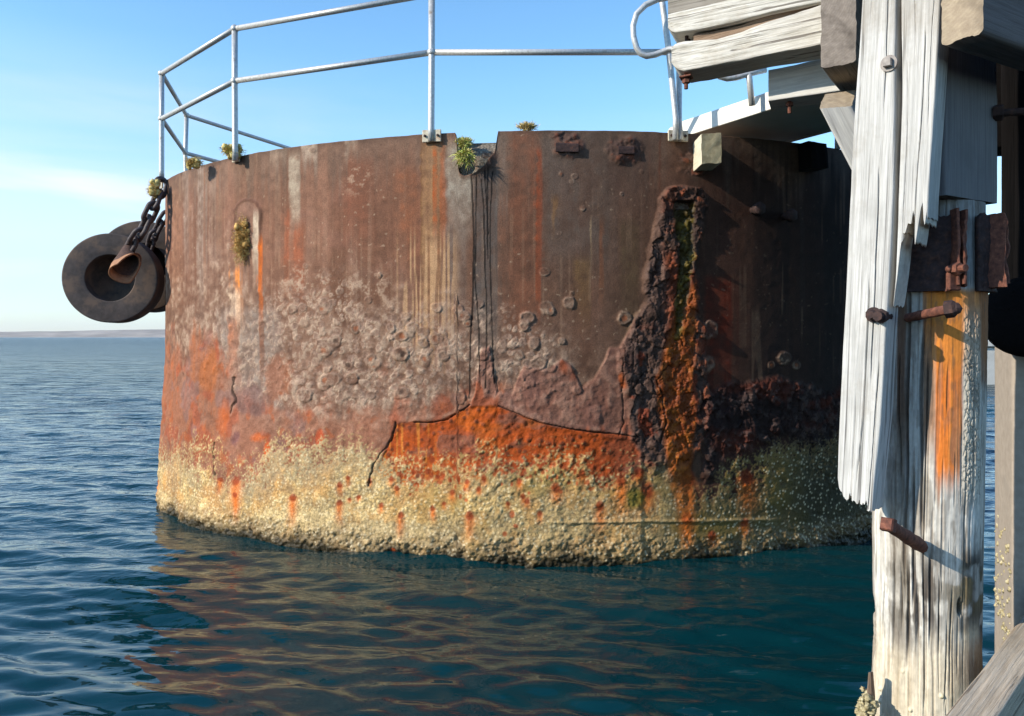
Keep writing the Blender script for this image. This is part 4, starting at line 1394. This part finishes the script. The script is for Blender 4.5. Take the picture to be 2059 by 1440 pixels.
p = drum_point(489, 482, .03)
tuft('moss_clump', 'long golden brown moss hanging from the slot on the left of the rusty wall', p, (.088, .06, .225), 7500, .022, [M_moss, M_moss, M_mossd], seed=3, up=(-.3, -.4, -.1))
tuft('moss_clump', 'round dry moss ball beside the chain at the corner of the cylinder', P(310, 380, 7.72), (.06, .055, .09), 2400, .022, [M_mossd, M_moss], seed=4, up=(-.2, -.2, .2))
tuft('moss_clump', 'low olive moss patch on the rim between the two left rail posts', P(390, 328, 7.05) , (.085, .05, .045), 2200, .028, [M_mossd, M_moss], seed=5)
tuft('moss_clump', 'shaggy moss tuft at the foot of the second rail post', P(467, 304, 6.8), (.10, .06, .055), 2200, .032, [M_mossd, M_grass, M_moss], seed=6)
tuft('grass_tuft', 'small straw coloured grass tuft on the rim right of the broken edge', P(1060, 256, 6.05), (.075, .05, .02), 1000, .04, [M_straw, M_mossd], seed=7, up=(0, -.1, .8))
tuft('grass_tuft', 'bright green grass tuft growing lowest in the broken bite of the rim', P(936, 313, 5.99), (.055, .04, .04), 1300, .055, [M_grass, M_grass, M_straw], seed=8, droop=-.9, up=(0, -.5, .5), core=True)
tuft('grass_tuft', 'upper green grass tuft at the back of the broken bite', P(934, 288, 6.08), (.06, .05, .035), 1000, .038, [M_grass, M_mossd], seed=9, up=(0, -.2, .7))

# ------------------------------------------------------------------ jetty timbers
U = Vector((.836, -.55, 0)).normalized()
Vd = Vector((.38, .92, 0)).normalized()
a1, d1 = (1.08, 5.0), (U.x, U.y)
# lower white beam
d = Vd * .25
st = []
for (x, yt, yb, ybk) in ((1350, 97, 126, 97), (1356, 90, 134, 88), (1364, 86, 140, 80), (1376, 83, 143, 76), (1440, 79, 131, 68), (1490, 64, 121, 58), (1540, 44, 111, 40), (1600, 27, 100, 22), (1660, 5, 88, 2), (1690, -5, 82, -8)):
    tf, bf = Pl(x, yt, a1, d1), Pl(x, yb, a1, d1)
    tb = Pl(x, ybk, a1, d1) + d
    st.append([tf, bf, bf + d, Vector((tf.x + d.x, tf.y + d.y, tb.z))])
jb = thing('jetty_beam', 'lower of the two bleached white beams, its worn end bolted from below', 'beam', st[0][1], 'white jetty beams')
loft('timber', st, [M_white2, E_white], jb, 90, 22, 12, .010, .006, 21)
pb = Pl(1376, 146, a1, d1) + d * .25
b = MB()
b.add(*tube_data([pb + Vector((0, 0, .05)), pb + Vector((0, 0, -.085))], .013, 10)); b.add(*box_data(pb + Vector((0, 0, -.012)), U * .04, Vd * .04, Vector((0, 0, .006)), .003)); b.add(*prism_data(pb + Vector((0, 0, -.02)), Vector((0, 0, -1)), .026, .03))
b.build('bolt', M_rust, jb, False)
for q in (.35, .62):
    b = MB(); e = Pl(1376, 84, a1, d1) + d * q
    b.add(*tube_data([e - Vector((0, 0, .03)), e + Vector((0, 0, .085))], .012, 10)); b.build('bolt', M_rustd, jb)
# rotten filler between the two beams
st = []
for (x, yt, yb) in ((1392, 66, 82), (1440, 56, 78), (1490, 44, 66), (1540, 24, 46), (1600, 8, 30), (1690, -16, 0)):
    tf, bf = Pl(x, yt, a1, d1) + Vd * .05, Pl(x, yb, a1, d1) + Vd * .05
    st.append([tf, bf, bf + Vd * .16, tf + Vd * .16])
loft('rotten_packing', st, [M_rot, E_grey], jb, 60, 12, 8, .012, .006, 33)
# upper white beam
st = []
for (x, yt, yb) in ((1343, 28, 56), (1350, 26, 63), (1358, 24, 66), (1422, 10, 55), (1471, -2, 44), (1551, -22, 24), (1653, -48, 3), (1690, -58, -6)):
    tf, bf = Pl(x, yt, a1, d1), Pl(x, yb, a1, d1)
    st.append([tf, bf, bf + d, tf + d])
ub = loft('jetty_beam', st, [M_white2, E_white], None, 90, 16, 12, .009, .005, 22)
tag(ub, 'upper of the two bleached white beams, split along its lower edge', 'beam', 'white jetty beams')
# grey timber lying on top
st = []
for (x, yt, yb) in ((1341, -60, 25), (1420, -75, 9), (1551, -105, -24), (1690, -135, -60)):
    tf, bf = Pl(x, yt, a1, d1) + Vd * .03, Pl(x, yb, a1, d1) + Vd * .03
    st.append([tf, bf, bf + Vd * .2, tf + Vd * .2])
o = loft('kerb_timber', st, [M_greyw, E_grey], None, 60, 16, 12, .006, .004, 23)
tag(o, 'grey brown timber lying on top of the white beams at the frame edge', 'timber')
# heavy grey cross beam seen end on
Vb = Vector((.55, .83, 0)).normalized()
f = [P(1651, -60, 3.9), P(1650, 134, 3.9), P(1721, 124, 3.80), P(1721, -60, 3.80)]
f[1].z = f[2].z
o = loft('cross_beam', [f, [p + Vb * .70 for p in f]], [M_greyw, E_grey], None, 30, 22, 12, .006, .004, 24, capn=.006, bev=.012)
tag(o, 'thick grey brown beam seen end on, left of the white plank', 'beam')
# painted corbel under the white beams
a6 = (1.605, 4.98)
st = []
for (x, yt, yb) in ((1545, 140, 203), (1600, 130, 195), (1722, 100, 178), (1850, 66, 150)):
    tf, bf = Pl(x, yt, a6, d1), Pl(x, yb, a6, d1)
    st.append([tf, bf, bf + Vd * .22, tf + Vd * .22])
cb = thing('corbel', 'pale grey painted timber corbel under the white beams, carrying the gangway', 'corbel', st[0][1])
loft('timber', st, [M_corbel, E_white], cb, 70, 24, 14, .006, .002, 25, cracks=((.6, .2, .5, .008, .05), (.3, .45, .7, .006, .04)))
pb = Pl(1586, 197, a6, d1) + Vd * .08
b = MB(); b.add(*tube_data([pb + Vector((0, 0, .02)), pb + Vector((0, 0, -.075))], .012, 10)); b.add(*prism_data(pb + Vector((0, 0, -.01)), Vector((0, 0, -1)), .024, .02)); b.build('bolt', M_rust, cb, False)
# diagonal brace behind the plank
f = [P(1659, 189, 4.12), P(1647, 219, 3.96), P(1713, 213, 3.93), P(1720, 181, 4.09)]
va = Vector((.44, .10, -.74))
o = loft('diagonal_brace', [f, [p + va for p in f]], [M_corbel, E_tan], None, 40, 10, 14, .006, .003, 26, bev=.012)
tag(o, 'short grey diagonal brace with a pale sawn end behind the white plank', 'brace')

# white planks in front of the pile
ab, db = (1.253, 2.85), (.7, -.714)
nb_ = Vector((.714, .7, 0))
Yl = ([-260, 0, 330, 600, 760, 960, 1020], [1752, 1733, 1712, 1700, 1691, 1683, 1683])
Yr = ([-260, 0, 420, 600, 850, 930, 1020], [1806, 1802, 1796, 1785, 1771, 1761, 1752])


def plank(name, yl, yr, y1, e1, seed, thick, label, n=160, nw=44, shift=0.0, cracks=()):
    st = []
    for y in np.linspace(-260, y1, 22):
        xl, xr = np.interp(y, *yl), np.interp(y, *yr)
        l, r_ = Pl(xl, y, ab, db), Pl(xr, y, ab, db)
        l = l + nb_ * shift; r_ = r_ + nb_ * shift
        r_ = Vector((r_.x, r_.y, l.z))
        st.append([l, r_, r_ + nb_ * thick, l + nb_ * thick])
    root = thing(name, label, 'plank', st[-1][0], 'white planks on the pile')
    loft('board', st, [M_white, E_white], root, n, nw, 10, .003, .0009, seed, e1=e1, capn=.003, bev=.006, cracks=[(a_, b_, c_, d_, w_ * .65) for a_, b_, c_, d_, w_ in cracks])
    return root


def edge_fn(xs, ys, y0, y1, mir=True):
    """ragged lower end given as photo profile across the width (fraction 0..1 of the front face)"""
    def f(lp):
        if lp <= 1: fr = lp
        elif lp <= 2: fr = 1.0
        elif lp <= 3: fr = 3 - lp
        else: fr = 0.0
        y = np.interp(fr, xs, ys)
        if 1 < lp < 4:
            y = y - 6 * ((lp * 7.3) % 1)
        return (y1 - y) / (y1 - y0)
    return f


rp = np.random.default_rng(4)
xs = np.linspace(0, 1, 40)
ys = np.interp(xs, [0, .08, .12, .5, .8, 1], [975, 985, 1000, 1004, 1010, 1017]) + rp.normal(0, 2.5, 40) + np.interp(xs, [0, .1, .13, .2, .34, .37, .42, .6, .63, .66, .8, .84, .9, 1], [-8, -2, -14, 0, -3, -20, -2, 2, -10, 1, -4, -16, 2, 4])
pl1 = plank('white_plank', Yl, Yr, 1020, edge_fn(xs, ys, -260, 1020), 51, .11, 'long bleached white plank on the left, reaching down past the rusty collar', n=240, nw=72, cracks=((.14, .30, .55, .008, .03), (.78, .05, .40, .010, .035), (.70, .45, .82, .012, .035), (.55, .62, .97, .012, .03), (.86, .75, 1.1, .012, .03), (.35, .80, 1.1, .008, .025), (.30, .0, .25, .006, .025)))
Yl2 = ([-260, 0, 200, 420, 560, 640], [1816, 1811, 1812, 1805, 1798, 1791])
Yr2 = ([-260, 0, 200, 400, 500, 640], [1904, 1891, 1880, 1866, 1862, 1862])
xk = np.array([1788, 1792, 1795, 1798, 1802, 1806, 1812, 1818, 1826, 1829, 1833, 1837, 1842, 1847, 1851, 1855, 1858, 1861, 1864])
yk = np.array([640, 626, 600, 560, 505, 468, 470, 450, 452, 424, 440, 497, 462, 424, 410, 446, 458, 430, 445])
fx = (xk - 1793) / (1864 - 1793)
pl2 = plank('white_plank', Yl2, Yr2, 640, edge_fn(fx, yk, -260, 640), 52, .11, 'shorter bleached white plank on the right, its lower end broken into splinters', n=200, nw=84, shift=.004, cracks=((.35, .0, .45, .007, .025), (.62, .35, 1.1, .010, .03), (.18, .40, 1.1, .009, .03), (.85, .1, .6, .006, .02)))


def nut_on_plank(x, y, r, h, root, mat, n=6, washer=True, off=0.0):
    p = Pl(x, y, ab, db) - nb_ * off
    b = MB()
    if washer:
        b.add(*tube_data([p + nb_ * .01, p - nb_ * .006], r * 1.5, 24))
    b.add(*prism_data(p - nb_ * .004, -nb_, r, h, n)); b.build('bolt_head', mat, root, False)


M_boltg = speckle('grey_bolt', [(0.3, L4(120, 112, 108)), (0.7, L4(165, 158, 150))], 60, .6, .3, .002)
nut_on_plank(1788, 128, .019, .020, pl2, M_boltg, 4)
nut_on_plank(1757, 633, .018, .034, pl1, M_rustd, 6)
p = Pl(1775, 636, ab, db)
b = MB(); b.add(*tube_data([p + nb_ * .05, p - nb_ * .05], .017, 10)); b.add(*prism_data(p - nb_ * .005, -nb_, .026, .022)); b.build('bolt_head', M_rustd, pl1, False)

# squared post head standing on the pile, in the shade
pv, pu = Vector((.85, .53, 0)).normalized(), Vector((-.53, .85, 0)).normalized()
q0 = Vector((1.53, 2.80, 0))
def sec(z, s=0.0, w=.335):
    a = q0 + pv * s
    return [Vector((a.x, a.y, z)), Vector((a.x, a.y, z)) + pv * (w - s), Vector((a.x, a.y, z)) + pv * (w - s) + pu * .3, Vector((a.x, a.y, z)) + pu * .3]
zt = 3.55; zb_ = CZ + (HY - 400) / F * 2.88
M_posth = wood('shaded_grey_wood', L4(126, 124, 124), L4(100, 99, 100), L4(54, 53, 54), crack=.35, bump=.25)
ph = thing('post_head', 'shaded grey squared timber post head standing on the round pile above the rusty collar', 'post', (q0.x, q0.y, zb_))
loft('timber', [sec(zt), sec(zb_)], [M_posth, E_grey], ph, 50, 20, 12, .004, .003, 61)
p = q0 + pv * .325 + Vector((0, 0, CZ + (HY - 228) / F * 2.97))
b = MB(); b.add(*tube_data([p, p + Vector((.10, -.03, 0))], .014, 10)); b.add(*prism_data(p - Vector((.01, 0, 0)), Vector((.8, -.5, 0)), .03, .035)); b.build('bolt', M_rustd, ph, False)

# beam end above it
e0 = Vector((1.404, 2.60, 0)) ; eu = Vector((.53, -.85, 0)).normalized()
zb2 = CZ + (HY - 92) / F * 2.60
def bsec(k):
    o_ = e0 + pv * k
    w_ = eu * .132
    return [Vector((o_.x, o_.y, zb2 + .35)), Vector((o_.x, o_.y, zb2)), Vector((o_.x, o_.y, zb2)) + w_, Vector((o_.x, o_.y, zb2 + .35)) + w_]
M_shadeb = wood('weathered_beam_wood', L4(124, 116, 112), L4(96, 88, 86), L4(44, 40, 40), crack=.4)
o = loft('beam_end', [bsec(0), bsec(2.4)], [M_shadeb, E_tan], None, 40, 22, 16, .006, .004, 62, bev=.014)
o.name = 'head_beam'
tag(o, 'square timber with a tan sawn end at the top right corner, in front of the post head', 'beam')

# ------------------------------------------------------------------ round pile
def build_pile():
    root = thing('timber_pile', 'round weathered timber pile, orange stained and white, standing in the water at the right', 'pile', (1.59, 3.05, 0))
    NFp, NZp = 620, 760
    ph = np.linspace(-math.pi, math.pi, NFp)                 # 0 faces the camera (-Y)
    z = np.linspace(-.8, zb_ - .004, NZp)
    PH, Z = np.meshgrid(ph, z)
    cx = np.interp(Z, [-.8, .5, .95, 1.85, 2.3], [1.582, 1.587, 1.588, 1.605, 1.606])
    cy = 3.05
    rad = np.interp(Z, [-.8, .3, .55, 1.0, 1.85, 2.3], [.200, .192, .185, .190, .190, .178])
    S = PH * .21
    X = cx + rad * np.sin(PH); Y = cy - rad * np.cos(PH)
    px = CX + F * X / Y; py = HY - F * (Z - CZ) / Y
    back = np.abs(PH) > R(100)
    nv = fbm(S / .012, Z / .5, 201, 4); nv2 = fbm(S / .04, Z / .8, 202, 4); nm = fbm(S / .06, Z / .06, 203, 5); nf = fbm(S / .012, Z / .012, 204, 3)
    nl = fbm(S / .1, Z / .2, 205, 4)
    C = np.zeros(px.shape + (3,)); C[:] = lin((206, 200, 188))
    def lay(m, rgb):
        m = np.clip(m, 0, 1)[..., None]
        C[:] = C * (1 - m) + lin(rgb) * m
    H = (nv - .5) * .0026 + (nv2 - .5) * .003 + (nm - .5) * .004
    lay(ss(.5, .7, nv) * .6, (168, 160, 148)); lay(ss(.52, .7, nv2) * .5, (222, 218, 208)); lay(ss(.56, .7, 1 - nv) * .4, (120, 110, 98))
    w = px + (nv2 - .5) * 22 + (nv - .5) * 8
    lay((1 - ss(560, 585, py)) * .9, (126, 126, 124))  # neck greyed: its shade put into the colour
    # left grey panels and brown seams
    lay((1 - ss(1840, 1862, w)) * ss(1775, 1790, w) * (1 - ss(1000, 1100, py)) * .7, (150, 148, 142))
    lay(ss(1803, 1808, w) * (1 - ss(1822, 1830, w)) * (1 - ss(820, 1000, py)) * .85, (96, 62, 34))
    lay(ss(1846, 1852, w) * (1 - ss(1872, 1884, w)) * (1 - ss(840, 960, py)) * .85, (140, 92, 52))
    # orange stained heartwood
    om = ss(575, 590, py) * ss(1874, 1882, w) * (1 - ss(1924, 1930, w)) * (1 - ss(930, 1010, py + (nv - .5) * 120))
    lay(om, (214, 118, 44)); lay(om * ss(.5, .66, nv) * .6, (226, 142, 66)); lay(om * ss(.5, .7, nv2) * .5, (190, 92, 30))
    topo = (1 - ss(680, 780, py + (nl - .5) * 120)) * ss(1846, 1866, w) * ss(575, 590, py)
    lay(topo * .9, (206, 128, 52))
    lay(ss(575, 590, py) * (1 - ss(760, 800, py)) * ss(1960, 1975, w) * .8, (128, 84, 54))
    # knobbly grey strip
    kn = ss(1926, 1936, w) * (1 - ss(1964, 1976, w)) * ss(600, 660, py) * (1 - ss(960, 1040, py))
    wk, wk2, _ = worley(S / .016 + (nm - .5) * 1.6, Z / .030 + (nf - .5) * 1.2, 211)
    cell = ss(.02, .22, wk2 - wk)
    lay(kn * .75, (186, 176, 156)); lay(kn * (1 - cell) * .4, (120, 104, 84)); H += kn * cell * .005
    # drying cracks: deep and dark
    rc = np.random.default_rng(12)
    cr = [(1822, 560, 1250, 2.6), (1852, 640, 1100, 2.4), (1862, 700, 1300, 1.6), (1838, 940, 1250, 1.8), (1800, 1080, 1350, 1.5), (1895, 1150, 1330, 1.3), (1918, 1180, 1420, 1.2), (1875, 1100, 1320, 2.0), (1808, 700, 1000, 1.6),
          (1940, 1000, 1300, 1.1), (1780, 1150, 1300, 1.2), (1830, 1130, 1360, 2.4), (1846, 1160, 1330, 2.2), (1815, 1120, 1290, 1.8), (1862, 1250, 1440, 1.2), (1905, 1250, 1440, 1.1)]
    for (x, y0, y1, wd) in cr:
        dx = np.abs(px + 3 * (vn(Z / .3, Z * 0 + x, 221) - .5) * 2 + (nv - .5) * 4 - x - (py - 900) * -.012)
        m = (1 - ss(wd * .5, wd * 1.7, dx)) * ss(y0 - 10, y0 + 60, py) * (1 - ss(y1 - 80, y1, py)) * (~back)
        H -= m * .012; lay(m * .75, (46, 36, 30))
    lay((1 - ss(.24, .34, vn(S / .009, Z / .30, 222))) * .4, (92, 80, 70)); H -= (1 - ss(.24, .34, vn(S / .009, Z / .30, 222))) * .003
    # dark weathering on the lower middle and right flank
    dm = ss(1060, 1160, py) * (1 - ss(1230, 1330, py))
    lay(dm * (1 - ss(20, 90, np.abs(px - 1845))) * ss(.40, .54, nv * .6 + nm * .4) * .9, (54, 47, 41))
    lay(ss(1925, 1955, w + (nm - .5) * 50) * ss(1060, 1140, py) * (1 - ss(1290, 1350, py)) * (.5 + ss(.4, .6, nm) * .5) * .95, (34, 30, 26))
    lay(ss(.52, .64, fbm(S / .05, Z / .22, 241, 5)) * ss(700, 900, py) * .5, (116, 106, 92)); lay(ss(.58, .66, fbm(S / .02, Z / .10, 242, 4)) * .4, (96, 84, 72))
    lay(ss(1880, 1930, w) * ss(1120, 1170, py) * (1 - ss(1200, 1260, py)) * ss(.45, .6, nm) * .8, (104, 90, 62))
    kx = np.hypot((px - 1930) / 6, (py - 1222) / 20); m = 1 - ss(.6, 1.1, kx + (nf - .5) * .4); lay(m * .9, (24, 18, 16)); H -= m * .03
    # below the tide mark: sandy brown
    tb = ss(1240, 1350, py + (nl - .5) * 120)
    lay(tb * .6, (200, 186, 158)); lay(tb * ss(.5, .68, nv) * .45, (156, 138, 112)); lay(tb * ss(.5, .66, nm) * .4, (204, 192, 168))
    lay(ss(1900, 1960, w) * ss(1280, 1340, py) * .6, (120, 100, 82))
    wl, _, wi = worley(S / .05, Z / .05, 231)
    bm = (1 - ss(.10, .2, wl)) * (wi > .8) * ss(1330, 1370, py); lay(bm * .9, (224, 212, 176)); H += bm * .008
    # chipped left edge
    chip = (1 - ss(1752, 1764, px)) * ss(1180, 1240, py) * (1 - ss(1290, 1330, py)) * (PH < 0)
    H -= chip * .02 * ss(.3, .6, nm)
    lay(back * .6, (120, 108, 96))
    C2 = np.clip(C * (.85 + .3 * nf[..., None]), .004, .92)
    rr = rad + H
    V = np.stack([cx + rr * np.sin(PH), cy - rr * np.cos(PH), Z], -1).reshape(-1, 3)
    idx = np.arange(NZp * NFp).reshape(NZp, NFp)
    q = np.stack([idx[:-1, :-1], idx[:-1, 1:], idx[1:, 1:], idx[1:, :-1]], -1).reshape(-1, 4)
    mt = attr_mat('weathered_pile_wood', 120, .22, .35, .003, stretch=(1, 1, .12))
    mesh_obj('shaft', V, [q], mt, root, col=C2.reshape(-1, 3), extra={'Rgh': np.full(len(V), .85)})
    # iron pins
    a, b_ = P(1826, 639, 2.93), P(1908, 622, 2.69)
    b = MB(); b.add(*tube_data([a + (b_ - a) * t for t in np.linspace(0, 1, 8)], [.017, .016, .018, .017, .0165, .018, .017, .017], 12)); pin = b.build('pin', M_rust, root)
    dd = Vector((.75, -.6, .12)).normalized()
    b = MB(); b.add(*prism_data(b_ - dd * .012, dd, .030, .034, 6, chamfer=.25)); b.add(*sphere_data(b_ + dd * .02, .02, 10, 8, noise=.1, seed=2)); b.build('nut', M_rustd, pin, False)
    a, b_ = P(1860, 1103, 2.92), P(1787, 1056, 2.66)
    b = MB(); b.add(*tube_data([a + (b_ - a) * t for t in np.linspace(0, 1, 9)], [.024, .022, .026, .023, .025, .022, .021, .022, .020], 10)); sp = b.build('spike', M_rust, root)
    b = MB(); b.add(*prism_data(b_ - (b_ - a).normalized() * .01, b_ - a, .03, .035, 4, chamfer=.2)); b.build('spike_head', M_rust, sp, False)
    # sliver of split wood near the bottom left
    p0 = P(1752, 1440, 2.95)
    loft('split_sliver', [[P(1746, 1352, 2.93), P(1752, 1352, 2.93), P(1756, 1352, 2.97), P(1748, 1352, 2.97)], [P(1742, 1400, 2.93), P(1757, 1400, 2.93), P(1760, 1400, 3.0), P(1744, 1400, 3.0)], [P(1738, 1500, 2.93), P(1758, 1500, 2.93), P(1760, 1500, 3.0), P(1740, 1500, 3.0)]],
         [M_rot, E_grey], root, 24, 6, 6, .004, .002, 71)
    return root


build_pile()

# oysters clinging to the pile at the lower left
rd = np.random.default_rng(31)
b = MB()
cA = P(1738, 1416, 2.93)
for k in range(90):
    q = cA + Vector((rd.normal(.006, .013), rd.normal(0, .02), rd.normal(-.02, .024)))
    b.add(*sphere_data(q, rd.uniform(.006, .017), 9, 7, (rd.uniform(.6, 1.2), 1, rd.uniform(.4, 1.0)), .55, k))
o = b.build('oyster_clump', [M_shell], None)
tag(o, 'rough clump of pale oysters on the left foot of the round pile', 'oysters')

# ------------------------------------------------------------------ rusty collar round the pile head
def build_collar():
    z0, z1 = CZ + (HY - 584) / F * 2.83, CZ + (HY - 430) / F * 2.83
    root = thing('iron_collar', 'flaking dark rusty iron collar with ribs bolted round the pile head', 'collar', (1.61, 3.05, z0))
    def band(a0, a1, r0, th, name, zt_, seed):
        n, m = 90, 60
        A = np.linspace(R(a0), R(a1), n); Zz = np.linspace(z0, zt_, m)
        AA, ZZ = np.meshgrid(A, Zz)
        hh = (fbm(AA * 4, ZZ * 22, seed, 5) - .5) * .02 + (fbm(AA * 22, ZZ * 90, seed + 3, 3) - .5) * .007
        top = (fbm(A * 9, A * 0, seed + 5, 3) - .5) * .03
        ZZ = ZZ + top[None, :] * np.linspace(0, 1, m)[:, None] ** 2
        def surf(r):
            return np.stack([1.606 + r * np.sin(AA), 3.05 - r * np.cos(AA), ZZ], -1)
        V = np.concatenate([surf(r0 + th + hh).reshape(-1, 3), surf(np.full_like(AA, r0)).reshape(-1, 3)])
        i = np.arange(n * m).reshape(m, n); j = i + n * m
        fs = [np.stack([i[:-1, :-1], i[:-1, 1:], i[1:, 1:], i[1:, :-1]], -1).reshape(-1, 4), np.stack([j[:-1, :-1], j[1:, :-1], j[1:, 1:], j[:-1, 1:]], -1).reshape(-1, 4)]
        for e in (i[-1], i[0], i[:, 0], i[:, -1]):
            fs.append(np.stack([e[:-1], e[1:], e[1:] + n * m, e[:-1] + n * m], -1))
        return mesh_obj(name, V, fs, M_rustd, root)
    band(-95, -10, .192, .020, 'band', z1, 301)
    band(19, 100, .192, .020, 'band', z1 + .005, 305)
    for ang, dz, seed in ((-5, .012, 1), (40, 0.0, 2)):
        er = Vector((math.sin(R(ang)), -math.cos(R(ang)), 0)); et = Vector((math.cos(R(ang)), math.sin(R(ang)), 0))
        base = Vector((1.606, 3.05, 0))
        rdr = np.random.default_rng(seed)
        for k in range(4):                                   # flaking laminations of the rib
            o1 = (k - 1.5) * .010
            zz = z0 + .008 + rdr.uniform(0, .02); ze = z1 + dz - rdr.uniform(0, .05)
            if k == 0: ze = z1 + dz + .004
            st = []
            for t in np.linspace(0, 1, 9):
                zc = zz + (ze - zz) * t
                outw = .262 + rdr.uniform(-.008, .008) - .02 * (k % 2)
                tw = .0045
                p_ = base + er * .202 + et * (o1 - tw); q_ = base + er * outw + et * (o1 - tw + rdr.uniform(-.003, .003))
                st.append([Vector((p_.x, p_.y, zc)), Vector((q_.x, q_.y, zc)), Vector((q_.x, q_.y, zc)) + et * .009, Vector((p_.x, p_.y, zc)) + et * .009])
            loft('rib_flake', st, [M_rust, M_rust], root, 40, 8, 4, .003, .002, seed * 10 + k, bev=.002)
    # nut plate at the foot of the front rib
    p = P(1917, 566, 2.815); nrm = Vector((.25, -.97, 0))
    b = MB(); b.add(*box_data(p, Vector((.97, .25, 0)) * .026, nrm * .010, Vector((0, 0, .032)), .004)); lp = b.build('nut_plate', M_rust, root, False)
    p = P(1919, 541, 2.805)
    b = MB(); b.add(*prism_data(p, nrm, .024, .026)); b.add(*tube_data([p, p + nrm * .05], .013, 10)); b.build('nut', M_rust, root, False)
    p = P(1908, 541, 2.80)
    b = MB(); b.add(*sphere_data(p, .012, 10, 8)); b.build('rivet', M_rust, root)
    # peeled flakes at the lower edge
    b = MB()
    for (x, y, dx) in ((1902, 581, -8), (1908, 580, -3)):
        q = P(x, y, 2.83)
        b.add([q, q + Vector((.02, -.004, .006)), q + Vector((.016, .004, .012)), q + Vector((dx / F * 2.8, -.02, -.012))], [[0, 1, 2], [0, 1, 3], [1, 2, 3], [0, 2, 3]])
    b.build('flake', M_rust, root, False)


build_collar()

# ------------------------------------------------------------------ dark structure behind the pile
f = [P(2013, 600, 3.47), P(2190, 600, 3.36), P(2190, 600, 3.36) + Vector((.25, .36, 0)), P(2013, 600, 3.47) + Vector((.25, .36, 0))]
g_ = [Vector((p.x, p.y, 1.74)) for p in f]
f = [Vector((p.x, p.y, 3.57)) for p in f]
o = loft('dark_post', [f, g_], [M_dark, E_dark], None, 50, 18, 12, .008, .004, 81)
tag(o, 'timber post with shade put into its near-black colour, at the right edge behind the pile', 'post')
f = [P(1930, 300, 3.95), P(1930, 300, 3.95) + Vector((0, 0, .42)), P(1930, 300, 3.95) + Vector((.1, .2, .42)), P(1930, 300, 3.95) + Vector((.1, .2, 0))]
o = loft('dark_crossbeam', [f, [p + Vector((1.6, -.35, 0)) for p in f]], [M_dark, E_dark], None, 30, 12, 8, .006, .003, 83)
tag(o, 'level timber with shade put into its near-black colour, behind the post head at the right edge', 'beam')
# round log, tilted, hanging behind the pile
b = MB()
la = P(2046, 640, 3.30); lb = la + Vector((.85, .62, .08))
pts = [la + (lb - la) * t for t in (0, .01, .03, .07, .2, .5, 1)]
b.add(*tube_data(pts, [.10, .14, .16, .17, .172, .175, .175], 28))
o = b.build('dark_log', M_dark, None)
tag(o, 'round log with shade put into its near-black colour, lying level behind the pile at the right edge', 'log')
# beige concrete pile
c0 = P(2036, 900, 3.50); c0.z = 0
e1 = Vector((.37, .929, 0)); e2 = Vector((.929, -.37, 0))
cp = thing('concrete_pile', 'beige concrete pile with oyster clusters behind the timber pile', 'pile', (c0.x, c0.y, 0))
def csec(z): return [Vector((c0.x, c0.y, z)), Vector((c0.x, c0.y, z)) + e2 * .42, Vector((c0.x, c0.y, z)) + e2 * .42 + e1 * .42, Vector((c0.x, c0.y, z)) + e1 * .42]
loft('shaft', [csec(-.9), csec(1.70)], [M_post, M_post], cp, 60, 16, 16, .002, .001, 91, bev=.015)
b = MB()
rd = np.random.default_rng(77)
for k in range(560):
    t = rd.beta(1.1, 2.2)
    zc = -.2 + 1.02 * t if rd.random() < .8 else rd.uniform(-.1, .85)
    s = rd.uniform(0.02, .40)
    if fbm(np.array([s * 9.0]), np.array([zc * 7.0]), 401, 3)[0] < .48: continue
    face = rd.random() < .72
    q = Vector((c0.x, c0.y, zc)) + (e1 * s if face else e2 * s)
    b.add(*sphere_data(q, rd.uniform(.004, .012), 8, 6, (.8, .8, 1), .5, k))
b.build('oyster_crust', [M_shell], cp)['kind'] = 'stuff'
# brown brace at the bottom right
bd, bw = Vector((.68, .735, .012)).normalized(), Vector((.735, -.68, 0)).normalized() * .112
st = []
for k in (-.40, -.36, 0, .4, 1.1):
    a = Vector((1.507, 2.564, .622)) + bd * k
    w_ = bw * (.80 if k == -.40 else 1)
    st.append([a, a + w_, a + w_ - Vector((0, 0, .15)), a - Vector((0, 0, .15))])
o = loft('low_waling', st, [M_brace, E_tan], None, 60, 14, 10, .005, .003, 95)
tag(o, 'grey brown timber at the bottom right corner running back past the pile', 'timber')
# unseen deck overhead, out of the frame, added to darken the right side
b = MB()
o0 = Vector((1.9, 3.2, 0)); jv = Vector((.85, .53, 0)).normalized(); ju = Vector((.53, -.85, 0)).normalized()
for k in range(14):
    c = o0 + ju * (k * .26 - 1.0) + jv * 3.2 + Vector((0, 0, 3.62))
    b.add(*box_data(c, ju * .122, jv * 3.1, Vector((0, 0, .04)), .006))
o = b.build('unseen_shade_deck', M_greyw, None, False)
tag(o, 'unseen grey plank deck above the head beam, added for its shade', 'deck')
# far concrete dolphin seen through the gap
fd = thing('far_dolphin', 'small pale concrete block standing in the water far behind the pile', 'mooring dolphin', P(1996, 773, 28.6))
c = P(1996, 773, 28.6)
b = MB(); b.add(*box_data(c + Vector((0, .9, .55)), Vector((.9, 0, 0)), Vector((0, .9, 0)), Vector((0, 0, .8)), .06)); b.build('block', M_farc, fd, False)
b = MB(); b.add(*box_data(c + Vector((0, .9, 1.47)), Vector((1.02, 0, 0)), Vector((0, 1.02, 0)), Vector((0, 0, .12)), .03)); b.build('cap', M_farc, fd, False)
